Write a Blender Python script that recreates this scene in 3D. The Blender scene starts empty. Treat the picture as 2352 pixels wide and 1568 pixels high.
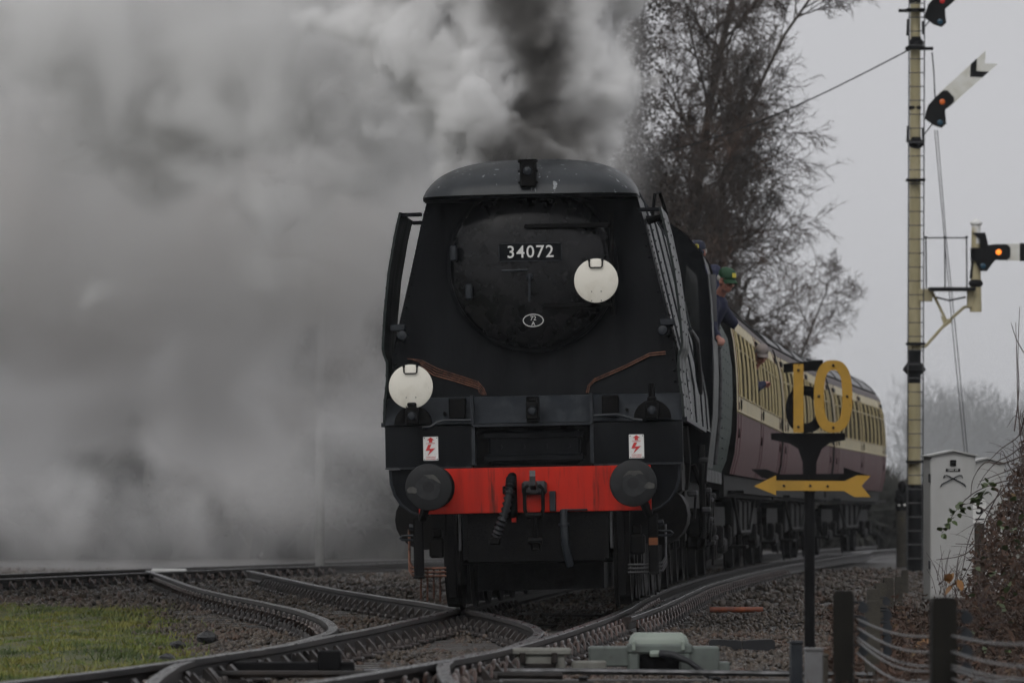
import bpy, bmesh, math, random
import numpy as np
from mathutils import Vector, Matrix, Euler
R = math.radians
sc = bpy.context.scene
C = sc.collection
random.seed(7)
rng = np.random.default_rng(7)

# ------------------------------------------------------------------ camera
H = 0.84                      # lens height above the rail tops
F = 13100.0                   # focal length in pixels of a 2352 px wide frame
cd = bpy.data.cameras.new('camera')
cam = bpy.data.objects.new('camera', cd)
C.objects.link(cam)
cam.location = (0, 0, H)
cam.rotation_euler = (math.pi / 2, 0, 0)
cd.sensor_width = 36
cd.lens = F / 2352 * 36
cd.shift_y = 396 / 2352
cd.clip_start = 1
cd.clip_end = 4000
cd.dof.use_dof = True
cd.dof.focus_distance = 50.5
cd.dof.aperture_fstop = 5.4
sc.camera = cam

# ------------------------------------------------------------------ sky and sun: an even winter overcast
SUN_EL, SUN_AZ = 42, 200      # behind the camera, over its left shoulder
w = bpy.data.worlds.new('World')
sc.world = w
w.use_nodes = True
nt = w.node_tree
bg = nt.nodes['Background']
sky = nt.nodes.new('ShaderNodeTexSky')
sky.sky_type = 'NISHITA'
sky.sun_disc = False
sky.sun_elevation = R(SUN_EL)
sky.sun_rotation = R(SUN_AZ)
sky.dust_density = 5
hs = nt.nodes.new('ShaderNodeHueSaturation')
hs.inputs['Saturation'].default_value = 0.12
mx = nt.nodes.new('ShaderNodeMixRGB')
mx.inputs[0].default_value = 0.9
mx.inputs[2].default_value = (5.78, 5.80, 6.05, 1)      # cloud
nt.links.new(sky.outputs[0], hs.inputs['Color'])
nt.links.new(hs.outputs[0], mx.inputs[1])
nt.links.new(mx.outputs[0], bg.inputs[0])
bg.inputs[1].default_value = 0.1
sd = bpy.data.lights.new('sun', 'SUN')
sun = bpy.data.objects.new('sun', sd)
C.objects.link(sun)
sd.energy = 0.82
sd.angle = R(40)
sd.color = (1, 0.98, 0.95)
sun.rotation_euler = (R(90 - SUN_EL), 0, R(180 - SUN_AZ))
sc.view_settings.view_transform = 'Standard'
sc.view_settings.look = 'None'
sc.view_settings.exposure = 0.0
sc.view_settings.gamma = 1.0
cy = sc.cycles
cy.use_denoising = True
cy.max_bounces = 8
cy.diffuse_bounces = 2
cy.glossy_bounces = 2
cy.transmission_bounces = 3
cy.transparent_max_bounces = 8
cy.volume_bounces = 8
cy.volume_step_rate = 2
cy.volume_max_steps = 256
cy.use_adaptive_sampling = True
cy.adaptive_threshold = 0.04
cy.adaptive_min_samples = 16
cy.use_light_tree = False
cy.caustics_reflective = False
cy.caustics_refractive = False
cy.sample_clamp_indirect = 4


# ------------------------------------------------------------------ helpers
def P(x, y, Y):
    """Point seen at (x, y) of the 2352 px frame that stands Y metres from the lens."""
    return Vector(((x - 1176) / F * Y, Y, H + (1180 - y) / F * Y))


class MB:
    def __init__(s):
        s.v, s.f, s.m, s.cut = [], [], [], []

    def add(s, vs, fs, mi=0, M=None):
        o = len(s.v)
        s.cut.append((o, len(s.f)))
        if M is not None:
            vs = [tuple(M @ Vector(p)) for p in vs]
        s.v += [tuple(p) for p in vs]
        s.f += [tuple(i + o for i in f) for f in fs]
        s.m += [mi] * len(fs)
        return s

    def box(s, x0, x1, y0, y1, z0, z1, mi=0, M=None):
        vs = [(x, y, z) for x in (x0, x1) for y in (y0, y1) for z in (z0, z1)]
        return s.add(vs, [(0, 1, 3, 2), (4, 6, 7, 5), (0, 4, 5, 1), (2, 3, 7, 6), (0, 2, 6, 4), (1, 5, 7, 3)], mi, M)

    def bbox(s, x0, x1, y0, y1, z0, z1, b=0.01, mi=0, M=None):
        """box with chamfered edges"""
        cx, cy_, cz = (x0 + x1) / 2, (y0 + y1) / 2, (z0 + z1) / 2
        hx, hy, hz = (x1 - x0) / 2, (y1 - y0) / 2, (z1 - z0) / 2
        b = min(b, hx * .8, hy * .8, hz * .8)
        bm = bmesh.new()
        bmesh.ops.create_cube(bm, size=2)
        for v in bm.verts:
            v.co = Vector((v.co.x * hx + cx, v.co.y * hy + cy_, v.co.z * hz + cz))
        bmesh.ops.bevel(bm, geom=bm.edges[:], offset=b, segments=1, affect='EDGES')
        bm.verts.ensure_lookup_table()
        vs = [tuple(v.co) for v in bm.verts]
        fs = [tuple(v.index for v in f.verts) for f in bm.faces]
        bm.verts.index_update()
        fs = [tuple(v.index for v in f.verts) for f in bm.faces]
        bm.free()
        return s.add(vs, fs, mi, M)

    def tube(s, path, r, n=8, mi=0, caps=True, M=None, closed=False):
        path = [Vector(p) for p in path]
        k = len(path)
        rr = r if isinstance(r, (list, tuple)) else [r] * k
        vs, fs = [], []
        up = None
        for i, p in enumerate(path):
            if closed:
                t = path[(i + 1) % k] - path[i - 1]
            else:
                t = path[min(i + 1, k - 1)] - path[max(i - 1, 0)]
            if t.length < 1e-9:
                t = Vector((0, 0, 1))
            t.normalize()
            if up is None:
                up = Vector((0, 0, 1)) if abs(t.z) < .9 else Vector((1, 0, 0))
            a = t.cross(up)
            if a.length < 1e-6:
                a = t.cross(Vector((1, .3, .2)))
            a.normalize()
            b = a.cross(t).normalized()
            up = b
            for j in range(n):
                q = 2 * math.pi * j / n
                vs.append(p + (a * math.cos(q) + b * math.sin(q)) * rr[i])
        last = k if closed else k - 1
        for i in range(last):
            i2 = (i + 1) % k
            for j in range(n):
                j2 = (j + 1) % n
                fs.append((i * n + j, i * n + j2, i2 * n + j2, i2 * n + j))
        if caps and not closed:
            fs.append(tuple(range(n))[::-1])
            fs.append(tuple(range((k - 1) * n, k * n)))
        return s.add(vs, fs, mi, M)

    def lathe(s, prof, c=(0, 0, 0), axis='y', n=32, mi=0, M=None):
        vs, fs = [], []
        for (r, h) in prof:
            for j in range(n):
                q = 2 * math.pi * j / n
                a, b = r * math.cos(q), r * math.sin(q)
                p = {'x': (h, a, b), 'y': (a, h, b), 'z': (a, b, h)}[axis]
                vs.append((c[0] + p[0], c[1] + p[1], c[2] + p[2]))
        for i in range(len(prof) - 1):
            for j in range(n):
                j2 = (j + 1) % n
                fs.append((i * n + j, i * n + j2, (i + 1) * n + j2, (i + 1) * n + j))
        if prof[0][0] > 1e-6:
            fs.append(tuple(range(n))[::-1])
        if prof[-1][0] > 1e-6:
            fs.append(tuple(range((len(prof) - 1) * n, len(prof) * n)))
        return s.add(vs, fs, mi, M)

    def prism(s, poly, axis, a, b, mi=0, M=None):
        def pt(u, v, h):
            return {'x': (h, u, v), 'y': (u, h, v), 'z': (u, v, h)}[axis]
        n = len(poly)
        vs = [pt(u, v, a) for u, v in poly] + [pt(u, v, b) for u, v in poly]
        fs = [tuple(range(n))[::-1], tuple(range(n, 2 * n))]
        fs += [(i, (i + 1) % n, n + (i + 1) % n, n + i) for i in range(n)]
        return s.add(vs, fs, mi, M)

    def loft(s, rings, mi=0, closed=False, M=None, caps=False):
        n = len(rings[0])
        vs = [p for r in rings for p in r]
        fs = []
        for i in range(len(rings) - 1):
            for j in range(n if closed else n - 1):
                j2 = (j + 1) % n
                fs.append((i * n + j, i * n + j2, (i + 1) * n + j2, (i + 1) * n + j))
        if caps:
            fs.append(tuple(range(n))[::-1])
            fs.append(tuple(range((len(rings) - 1) * n, len(rings) * n)))
        return s.add(vs, fs, mi, M)

    def ball(s, c, r, nu=12, nv=8, mi=0, M=None):
        if not isinstance(r, (tuple, list)):
            r = (r, r, r)
        vs, fs = [], []
        for i in range(nv + 1):
            t = math.pi * i / nv
            for j in range(nu):
                q = 2 * math.pi * j / nu
                vs.append((c[0] + r[0] * math.sin(t) * math.cos(q), c[1] + r[1] * math.sin(t) * math.sin(q), c[2] + r[2] * math.cos(t)))
        for i in range(nv):
            for j in range(nu):
                j2 = (j + 1) % nu
                fs.append((i * nu + j, (i + 1) * nu + j, (i + 1) * nu + j2, i * nu + j2))
        return s.add(vs, fs, mi, M)

    def mesh(s, name, mats, smooth=False, angle=40):
        me = bpy.data.meshes.new(name)
        me.from_pydata(s.v, [], s.f)
        if not isinstance(mats, (list, tuple)):
            mats = [mats]
        for m in mats:
            me.materials.append(m)
        me.polygons.foreach_set('material_index', s.m)
        if smooth:
            me.polygons.foreach_set('use_smooth', [True] * len(me.polygons))
            me.set_sharp_from_angle(angle=R(angle))
        me.update()
        return me

    def build(s, name, mats, parent=None, smooth=False, angle=40, loc=None):
        return link(name, s.mesh(name, mats, smooth, angle), parent, loc)


def build_split(s, name, mats, parent=None, smooth=False, angle=40):
    """every piece that was added becomes an object of its own"""
    out = []
    ends = s.cut[1:] + [(len(s.v), len(s.f))]
    for (v0, f0), (v1, f1) in zip(s.cut, ends):
        q = MB()
        q.v = s.v[v0:v1]
        q.f = [tuple(i - v0 for i in f_) for f_ in s.f[f0:f1]]
        q.m = s.m[f0:f1]
        out.append(q.build(name, mats, parent, smooth, angle))
    return out


MB.build_split = build_split


def link(name, me, parent=None, loc=None):
    o = bpy.data.objects.new(name, me)
    C.objects.link(o)
    if parent is not None:
        o.parent = parent
    if loc is not None:
        o.location = loc
    return o


def tag(o, label=None, cat=None, group=None, kind=None):
    if label:
        o['label'] = label
    if cat:
        o['category'] = cat
    if group:
        o['group'] = group
    if kind:
        o['kind'] = kind
    return o


def thing(name, label, cat, loc=(0, 0, 0), rot=(0, 0, 0), group=None):
    o = bpy.data.objects.new(name, None)
    C.objects.link(o)
    o.empty_display_size = .2
    o.location = loc
    o.rotation_euler = rot
    return tag(o, label, cat, group)


def struct_empty(name):
    o = bpy.data.objects.new(name, None)
    C.objects.link(o)
    o['kind'] = 'structure'
    return o


def copy_tree(o, parent=None):
    c = o.copy()
    C.objects.link(c)
    c.parent = parent
    for ch in o.children:
        copy_tree(ch, c)
    return c


def soup(name, V, Fq, mats, parent=None, mi=None, smooth=False):
    """mesh from numpy arrays: V (n,3), Fq (m,k)"""
    me = bpy.data.meshes.new(name)
    n, (m, k) = len(V), Fq.shape
    me.vertices.add(n)
    me.vertices.foreach_set('co', np.asarray(V, dtype=np.float32).ravel())
    me.loops.add(m * k)
    me.loops.foreach_set('vertex_index', Fq.astype(np.int32).ravel())
    me.polygons.add(m)
    me.polygons.foreach_set('loop_start', np.arange(0, m * k, k, dtype=np.int32))
    me.polygons.foreach_set('loop_total', np.full(m, k, dtype=np.int32))
    for q in (mats if isinstance(mats, (list, tuple)) else [mats]):
        me.materials.append(q)
    if mi is not None:
        me.polygons.foreach_set('material_index', np.asarray(mi, dtype=np.int32))
    if smooth:
        me.polygons.foreach_set('use_smooth', np.ones(m, dtype=bool))
    me.update(calc_edges=True)
    return link(name, me, parent)


# ------------------------------------------------------------------ materials
def mat(name, col, rough=.6, metal=0.0, col2=None, scale=6, detail=5, lo=.4, hi=.65, bump=0.0, bscale=60, spec=.5,
        stretch=None, rand=0.0, rough2=None, coat=0.0, emit=0.0, col3=None, scale3=30, lo3=.6, hi3=.7):
    m = bpy.data.materials.new(name)
    m.use_nodes = True
    t = m.node_tree
    N, L = t.nodes, t.links
    b = N['Principled BSDF']
    b.inputs['Base Color'].default_value = (*col, 1)
    b.inputs['Roughness'].default_value = rough
    b.inputs['Metallic'].default_value = metal
    b.inputs['Specular IOR Level'].default_value = spec
    b.inputs['Coat Weight'].default_value = coat
    b.inputs['Coat Roughness'].default_value = .12
    tc = N.new('ShaderNodeTexCoord')
    vec = tc.outputs['Object']
    if stretch:
        mp = N.new('ShaderNodeMapping')
        mp.inputs['Scale'].default_value = stretch
        L.new(vec, mp.inputs['Vector'])
        vec = mp.outputs[0]
    last = None

    def nz(sc_, dt=detail):
        n = N.new('ShaderNodeTexNoise')
        n.inputs['Scale'].default_value = sc_
        n.inputs['Detail'].default_value = dt
        n.inputs['Roughness'].default_value = .62
        L.new(vec, n.inputs['Vector'])
        return n.outputs[0]

    def mr(v, a, b_, c=0, d=1):
        n = N.new('ShaderNodeMapRange')
        n.inputs['From Min'].default_value = a
        n.inputs['From Max'].default_value = b_
        n.inputs['To Min'].default_value = c
        n.inputs['To Max'].default_value = d
        L.new(v, n.inputs['Value'])
        return n.outputs[0]

    def mixc(f, a, c):
        n = N.new('ShaderNodeMixRGB')
        L.new(f, n.inputs[0])
        for k, x in ((1, a), (2, c)):
            if isinstance(x, tuple):
                n.inputs[k].default_value = (*x, 1)
            else:
                L.new(x, n.inputs[k])
        return n.outputs[0]
    if col2:
        f = mr(nz(scale), lo, hi)
        last = mixc(f, col, col2)
        if rough2 is not None:
            L.new(mr(nz(scale * 1.3), lo, hi, rough, rough2), b.inputs['Roughness'])
    if col3:
        f = mr(nz(scale3), lo3, hi3)
        last = mixc(f, last if last else col, col3)
    if rand:
        oi = N.new('ShaderNodeObjectInfo')
        hv = N.new('ShaderNodeHueSaturation')
        L.new(mr(oi.outputs['Random'], 0, 1, 1 - rand, 1 + rand), hv.inputs['Value'])
        if last:
            L.new(last, hv.inputs['Color'])
        else:
            hv.inputs['Color'].default_value = (*col, 1)
        last = hv.outputs[0]
    if last:
        L.new(last, b.inputs['Base Color'])
    if bump:
        bn = N.new('ShaderNodeBump')
        bn.inputs['Strength'].default_value = min(1, bump)
        bn.inputs['Distance'].default_value = .02
        L.new(nz(bscale, 6), bn.inputs['Height'])
        L.new(bn.outputs[0], b.inputs['Normal'])
    if emit:
        b.inputs['Emission Color'].default_value = (*col, 1)
        b.inputs['Emission Strength'].default_value = emit
    return m


def textm(body, size, mt, name, parent, loc, rot=(math.pi / 2, 0, 0), ext=.002, sx=1.0, bold=0.0, space=1.0):
    cu = bpy.data.curves.new(name, 'FONT')
    cu.body = body
    cu.size = size
    cu.extrude = ext
    cu.offset = bold
    cu.space_character = space
    cu.align_x = 'CENTER'
    cu.align_y = 'CENTER'
    cu.resolution_u = 3
    tmp = bpy.data.objects.new('tmp', cu)
    C.objects.link(tmp)
    dg = bpy.context.evaluated_depsgraph_get()
    me = bpy.data.meshes.new_from_object(tmp.evaluated_get(dg))
    bpy.data.objects.remove(tmp)
    bpy.data.curves.remove(cu)
    me.materials.clear()
    me.materials.append(mt)
    me.transform(Matrix.Diagonal((sx, 1, 1, 1)))
    me.transform(Euler(rot).to_matrix().to_4x4())
    o = link(name, me, parent, loc)
    return o


M = {}
M['black'] = mat('black paint', (.0036, .0044, .0056), .30, spec=.075, col2=(.0085, .0098, .0115), scale=3, lo=.42, hi=.68, rough2=.55, bump=.1, bscale=25, stretch=(1.6, 1, .35))
M['sootblack'] = mat('sooty black', (.0032, .0032, .0036), .55, spec=.07, col2=(.006, .0058, .0055), scale=9, bump=.2, bscale=50)
M['door'] = mat('smokebox door paint', (.0035, .004, .0045), .20, spec=.24, col2=(.013, .013, .014), scale=4, rough2=.34, bump=.05, bscale=9)
M['greyblack'] = mat('weathered dark grey', (.013, .0165, .021), .42, spec=.28, col2=(.032, .036, .041), scale=7, lo=.45, hi=.7, bump=.12, bscale=70)
M['cowl'] = mat('chipped cowl paint', (.014, .017, .020), .40, spec=.32, col2=(.027, .031, .035), scale=3, bump=.1, bscale=40,
                stretch=(1, 1, .5), col3=(.24, .255, .265), scale3=16, lo3=.63, hi3=.65)
M['green'] = mat('dirty dark green', (.009, .014, .013), .34, spec=.22, col2=(.022, .027, .026), scale=5, lo=.42, hi=.66, rough2=.6, stretch=(1, 3, .12), bump=.1, bscale=14)
M['tgreen'] = mat('tender green', (.040, .060, .052), .55, spec=.15, col2=(.055, .072, .064), scale=5, rough2=.65, stretch=(1, 1, .3), col3=(.08, .095, .09), scale3=60, lo3=.66, hi3=.7)
M['red'] = mat('red beam paint', (.52, .020, .007), .45, spec=.2, col2=(.36, .016, .007), scale=5, lo=.45, hi=.75, stretch=(2.2, 1, .22), bump=.06,
               col3=(.09, .016, .010), scale3=7, lo3=.57, hi3=.72)
M['steel'] = mat('worn steel', (.10, .10, .105), .35, .9, col2=(.05, .05, .05), scale=10, rough2=.55, bump=.1)
M['bufsteel'] = mat('greasy buffer face', (.011, .012, .013), .5, .0, spec=.25, col2=(.017, .018, .019), scale=6, bump=.1, rough2=.6)
M['steelface'] = mat('worn buffer centre', (.018, .019, .021), .45, .2, spec=.3, col2=(.028, .029, .03), scale=20)
M['grease'] = mat('pale dried grease', (.06, .058, .052), .6, col2=(.022, .022, .022), scale=14, lo=.4, hi=.6)
M['copper'] = mat('copper pipe', (.19, .09, .06), .4, .8, col2=(.05, .028, .022), scale=18, rough2=.5)
M['rubber'] = mat('black rubber', (.014, .015, .017), .5, spec=.3, bump=.15)
M['disc'] = mat('cream white enamel', (.80, .77, .68), .42, col2=(.60, .56, .46), scale=6, lo=.5, hi=.85, bump=.05, bscale=15, col3=(.12, .10, .07), scale3=42, lo3=.72, hi3=.74)
M['white'] = mat('white paint', (.74, .74, .72), .5, col2=(.6, .6, .57), scale=9, lo=.5, hi=.8)
M['letter'] = mat('letter white', (.72, .72, .70), .5)
M['signred'] = mat('sign red', (.55, .03, .03), .5)
M['glass'] = mat('dark window glass', (.02, .022, .022), .06, spec=.6)
M['amberdirt'] = mat('rust orange', (.25, .08, .02), .7, col2=(.2, .06, .02), scale=20)
M['cream'] = mat('coach cream', (.56, .465, .24), .45, col2=(.40, .33, .17), scale=4, lo=.45, hi=.7, stretch=(1, 2, .15), col3=(.10, .085, .05), scale3=9, lo3=.66, hi3=.76)
M['maroon'] = mat('coach crimson', (.125, .048, .050), .5, spec=.2, col2=(.085, .036, .038), scale=4, lo=.4, hi=.7, stretch=(1, 3, .12), rough2=.6)
M['roof'] = mat('coach roof grey', (.16, .16, .165), .45, col2=(.10, .10, .105), scale=2, bump=.05)
M['under'] = mat('underframe grime', (.0042, .0042, .0042), .6, spec=.1, col2=(.009, .008, .007), scale=8, bump=.2)
M['yellow'] = mat('sign yellow', (.42, .24, .035), .6, spec=.3, col2=(.31, .185, .03), scale=6, lo=.45, hi=.75, bump=.1, col3=(.10, .075, .02), scale3=22, lo3=.66, hi3=.74)
M['signblack'] = mat('sign black', (.004, .004, .0045), .6, spec=.1, bump=.08)
M['postcream'] = mat('signal post cream', (.44, .385, .23), .6, col2=(.30, .26, .135), scale=3, lo=.4, hi=.7, stretch=(1, 1, .3), bump=.1,
                     col3=(.30, .13, .045), scale3=1.7, lo3=.62, hi3=.72)
M['sigwhite'] = mat('signal arm white', (.70, .70, .66), .5, col2=(.58, .57, .50), scale=4)
M['rail'] = mat('rail web rust', (.012, .0105, .0098), .5, spec=.2, col2=(.026, .019, .016), scale=4, bump=.2, bscale=40, stretch=(1, .3, 1))
M['railtop'] = mat('rail head', (.18, .18, .182), .25, .9, col2=(.035, .033, .031), scale=5, rough2=.5, stretch=(4, .2, 1), bump=.12, bscale=30)
M['chair'] = mat('rail chair', (.018, .015, .0135), .36, .2, col2=(.034, .024, .02), scale=12, rand=.3, rough2=.6)
M['spring'] = mat('spring key', (.060, .056, .052), .28, .6, col2=(.095, .050, .038), scale=1.5, rand=.3)
M['sleeper'] = mat('timber sleeper', (.026, .023, .020), .42, col2=(.055, .050, .045), scale=3, stretch=(.5, 14, 8), bump=.5, bscale=12, rand=.25)
M['ballast'] = mat('ballast stone', (.022, .0175, .0135), .36, spec=.4, col2=(.118, .092, .068), scale=11, lo=.36, hi=.70, detail=2, col3=(.085, .052, .036), scale3=1.1, lo3=.52, hi3=.66, bump=.3, bscale=60)
M['ground'] = mat('cess ground', (.026, .021, .017), .55, col2=(.014, .012, .010), scale=1.3, col3=(.050, .042, .034), scale3=18, lo3=.5, hi3=.7, bump=.6, bscale=18)
M['field'] = mat('far ground', (.07, .075, .045), .85, col2=(.10, .09, .07), scale=.05)
M['grass'] = mat('grass blades', (.095, .145, .018), .6, col2=(.20, .185, .035), scale=1.6, lo=.38, hi=.6, col3=(.045, .070, .016), scale3=.9, lo3=.5, hi3=.6)
M['turf'] = mat('turf soil', (.06, .075, .02), .85, col2=(.085, .075, .035), scale=3, bump=.5, bscale=30)
M['motor'] = mat('pale green enamel', (.25, .29, .25), .45, col2=(.18, .21, .185), scale=5, lo=.45, hi=.75, col3=(.16, .15, .11), scale3=14, lo3=.66, hi3=.74)
M['motorcase'] = mat('dull green casing', (.105, .125, .112), .5, col2=(.07, .08, .072), scale=6, col3=(.05, .045, .035), scale3=14, lo3=.6, hi3=.7)
M['dullbox'] = mat('weathered pale box', (.17, .17, .15), .6, col2=(.10, .095, .08), scale=8, lo=.4, hi=.65)
M['cabinet'] = mat('cabinet grey white', (.46, .46, .45), .55, col2=(.38, .38, .36), scale=2.2, lo=.45, hi=.75, stretch=(1, 1, .35), bump=.04)
M['concrete'] = mat('mossy concrete', (.048, .042, .031), .8, col2=(.024, .021, .015), scale=8, bump=.4, bscale=40, col3=(.075, .066, .022), scale3=5, lo3=.6, hi3=.68)
M['timber'] = mat('dark wet post', (.0085, .0078, .0062), .7, spec=.15, col2=(.014, .013, .010), scale=5, stretch=(4, 4, .5), bump=.4)
M['wire'] = mat('galvanised wire', (.16, .16, .16), .5, .3)
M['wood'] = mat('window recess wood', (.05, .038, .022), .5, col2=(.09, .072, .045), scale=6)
M['screen'] = mat('grey glass screen', (.10, .10, .105), .1)
M['bark'] = mat('bark', (.060, .050, .043), .85, col2=(.09, .078, .066), scale=2, bump=.3)
M['twig'] = mat('twigs', (.085, .062, .050), .85, col2=(.045, .037, .032), scale=.6, col3=(.10, .058, .04), scale3=.35, lo3=.55, hi3=.65)
M['fartree'] = mat('far woodland', (.060, .058, .055), .9, col2=(.04, .042, .04), scale=.2)
M['evergreen'] = mat('dark wood', (.04, .042, .036), .9, col2=(.06, .055, .048), scale=.3)
M['ivy'] = mat('ivy and dense twigs', (.035, .028, .023), .9, col2=(.06, .046, .036), scale=.8)
M['polegrey'] = mat('weathered pole', (.17, .17, .165), .7, col2=(.12, .12, .115), scale=4)
M['eaves'] = mat('eaves panel', (.085, .058, .058), .5, spec=.2, col2=(.06, .045, .045), scale=5)
M['deadleaf'] = mat('dead bracken', (.070, .033, .018), .8, col2=(.036, .022, .015), scale=3, lo=.4, hi=.6, col3=(.16, .105, .05), scale3=6, lo3=.6, hi3=.68)
M['stem'] = mat('bramble stem', (.045, .026, .026), .5, col2=(.07, .05, .035), scale=6)
M['leaf'] = mat('bramble leaf', (.050, .075, .024), .45, col2=(.10, .125, .05), scale=9, rand=.35)
M['autumn'] = mat('autumn leaf', (.20, .085, .025), .5, col2=(.26, .17, .03), scale=9, rand=.3)
M['skin'] = mat('skin', (.52, .25, .19), .5, col2=(.46, .20, .15), scale=14)
M['hair'] = mat('grey hair', (.42, .40, .38), .7)
M['navy'] = mat('navy cloth', (.014, .017, .045), .8, col2=(.022, .026, .06), scale=8, bump=.3, bscale=30)
M['capgreen'] = mat('green cap', (.012, .055, .022), .75, bump=.15, bscale=90)
M['capnavy'] = mat('navy cap', (.012, .015, .035), .75, bump=.15, bscale=90)
M['badge'] = mat('badge yellow', (.55, .46, .05), .6)
M['greycloth'] = mat('pale grey cap', (.22, .19, .18), .8)
M['coal'] = mat('coal', (.01, .01, .011), .35, bump=.5)


# ------------------------------------------------------------------ tracks: centre lines X(Y)
def interp(pts):
    ys = np.array([p[0] for p in pts], float)
    xs = np.array([p[1] for p in pts], float)
    m = np.gradient(xs, ys)

    def f(Y):
        Y = np.asarray(Y, float)
        i = np.clip(np.searchsorted(ys, Y) - 1, 0, len(ys) - 2)
        h = ys[i + 1] - ys[i]
        t = (Y - ys[i]) / h
        return ((2 * t**3 - 3 * t**2 + 1) * xs[i] + (t**3 - 2 * t**2 + t) * h * m[i] + (-2 * t**3 + 3 * t**2) * xs[i + 1] + (t**3 - t**2) * h * m[i + 1])
    return f


def train_x(s):
    return .22 + .045 * s + .00056 * s * s


TA = interp([(25, -2.32), (28.4, -1.80), (33, -1.12), (36.3, -.75), (40.6, -.40), (46, -.02)] +
            [(50 + s, train_x(s)) for s in (0, 6, 12, 20, 30, 45, 60, 80, 100, 130)])
TB = interp([(36.4, -.76), (38.5, -.63), (41.5, -.56), (45, -.70), (50, -1.10), (53.4, -1.46), (58.5, -2.08), (64.4, -2.75), (74, -3.65), (86, -4.75)])
TC = interp([(25, -.88), (28.4, -1.05), (30.7, -1.12), (33, -1.12), (35, -.95), (36.3, -.76)])
TD = interp([(60, -10.2), (75, -7.5), (86, -5.6), (94, -4.0), (102, -2.3), (112, 0.1)])
TE = interp([(90, 7.9), (120, 12.2), (160, 19.0)])


def offset(f, Y, d):
    Y = np.asarray(Y, float)
    e = .05
    sl = (f(Y + e) - f(Y - e)) / (2 * e)
    n = np.sqrt(1 + sl**2)
    return f(Y) + d / n, Y - d * sl / n, sl


RAILP = [(-.036, -.004), (-.030, 0), (.030, 0), (.036, -.004), (.036, -.036), (.010, -.052), (.009, -.108), (.055, -.128), (.055, -.145), (-.055, -.145),
         (-.055, -.128), (-.009, -.108), (-.010, -.052), (-.036, -.036)]


def rail(f, y0, y1, d, dz, parent, step=.5, taper0=0, wob=.0015):
    Y = np.arange(y0, y1 + 1e-6, step)
    X, YY, sl = offset(f, Y, d)
    rings = []
    for i in range(len(Y)):
        nx = Vector((1, -sl[i], 0)).normalized()
        g = dz + wob * math.sin(Y[i] * 1.1 + d * 5) * (1 if Y[i] < 60 else .3)
        k = 1.0
        if taper0 and Y[i] - y0 < taper0:
            k = .25 + .75 * (Y[i] - y0) / taper0
        rings.append([(X[i] + nx.x * u * k, YY[i] + nx.y * u * k, v + g) for u, v in RAILP])
    b = MB()
    b.loft(rings, closed=True, caps=True)
    n = len(RAILP)
    b.m = [1 if (i < (len(rings) - 1) * n and (i % n) in (0, 1, 2)) else 0 for i in range(len(b.f))]
    return b.build('rail', [M['rail'], M['railtop']], parent, smooth=True, angle=30)


def chair_mesh():
    b = MB()
    b.bbox(-.19, .19, -.1, .1, -.185, -.148, .012)
    for s in (-1, 1):
        b.prism([(s * .06, -.15), (s * .15, -.15), (s * .10, -.085), (s * .072, -.055), (s * .058, -.06)], 'y', -.055, .055)
        b.lathe([(.024, -.15), (.024, -.12), (.013, -.105)], (s * .15, .06 * s, 0), 'z', 6)
    # folded spring key: a hoop of steel on the outer side
    hoop = [(.062 + .006, -.085 + .17 * t, -.10 + .055 * math.sin(math.pi * t)) for t in np.linspace(0, 1, 7)]
    b.tube(hoop, .013, 5, mi=1)
    hoop2 = [(.115 + .02 * math.cos(q), .055 * math.sin(q * 1.0), -.115 + .055 * math.sin(q)) for q in np.linspace(-.4, math.pi + .4, 8)]
    b.tube(hoop2, .011, 5, mi=1)
    return b.mesh('chair', [M['chair'], M['spring']], smooth=True, angle=35)


CHAIR = chair_mesh()
sb = MB().bbox(-1.3, 1.3, -.125, .125, -.33, -.187, .015)
SLEEPER = sb.mesh('sleeper', M['sleeper'])
sb = MB().bbox(-1.75, 1.75, -.15, .15, -.33, -.187, .015)
SLEEPER_LONG = sb.mesh('sleeper_long', M['sleeper'])
G2 = .7525


def lay(name, f, y0, y1, dz, sp=.72, sleepers=True, chairs=(True, True), rails=(True, True), ch_to=70, r0=(0, 0), long=False, sl_y0=None):
    t = struct_empty(name)
    for k, sgn in enumerate((-1, 1)):
        if rails[k]:
            rail(f, y0 + r0[k], y1, sgn * G2, dz, t)
    n = int((y1 - y0) / sp)
    for i in range(n):
        Y = y0 + .3 + i * sp
        X, YY, sl = offset(f, np.array([Y]), 0)
        a = -math.atan(float(sl[0]))
        if sleepers and (sl_y0 is None or Y > sl_y0) and Y < 110:
            o = link('sleeper', SLEEPER_LONG if long else SLEEPER, t, (float(X[0]), float(YY[0]), dz + random.uniform(-.012, .004)))
            o.rotation_euler = (0, 0, a + random.uniform(-.012, .012))
        if Y < ch_to:
            for k, sgn in enumerate((-1, 1)):
                if chairs[k] and Y > y0 + r0[k]:
                    X2, Y2, s2 = offset(f, np.array([Y]), sgn * G2)
                    for side in ((1,) if True else ()):
                        o = link('chair', CHAIR, t, (float(X2[0]), float(Y2[0]), dz))
                        o.rotation_euler = (0, random.uniform(-.03, .03), a + (0 if sgn > 0 else math.pi))
    return t


lay('railway_track', TA, 25, 150, 0.0, ch_to=60)
lay('railway_track', TB, 36.6, 86, -.004, ch_to=80, r0=(0, 0), sl_y0=39)
lay('railway_track', TC, 25, 36.0, -.008, sleepers=False)
TG = interp([(44, -.06), (47, .20), (52.2, .57), (60, 1.05), (67.5, 1.52), (85, 2.93), (104.8, 4.86), (130, 7.6)])
lay('railway_track', TG, 47, 126, -.004, ch_to=92, rails=(False, True), chairs=(False, True), sleepers=False)
lay('railway_track', TD, 60, 112, -.012, ch_to=95)
lay('railway_track', TE, 92, 158, -.012, sleepers=False, ch_to=10)

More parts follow.
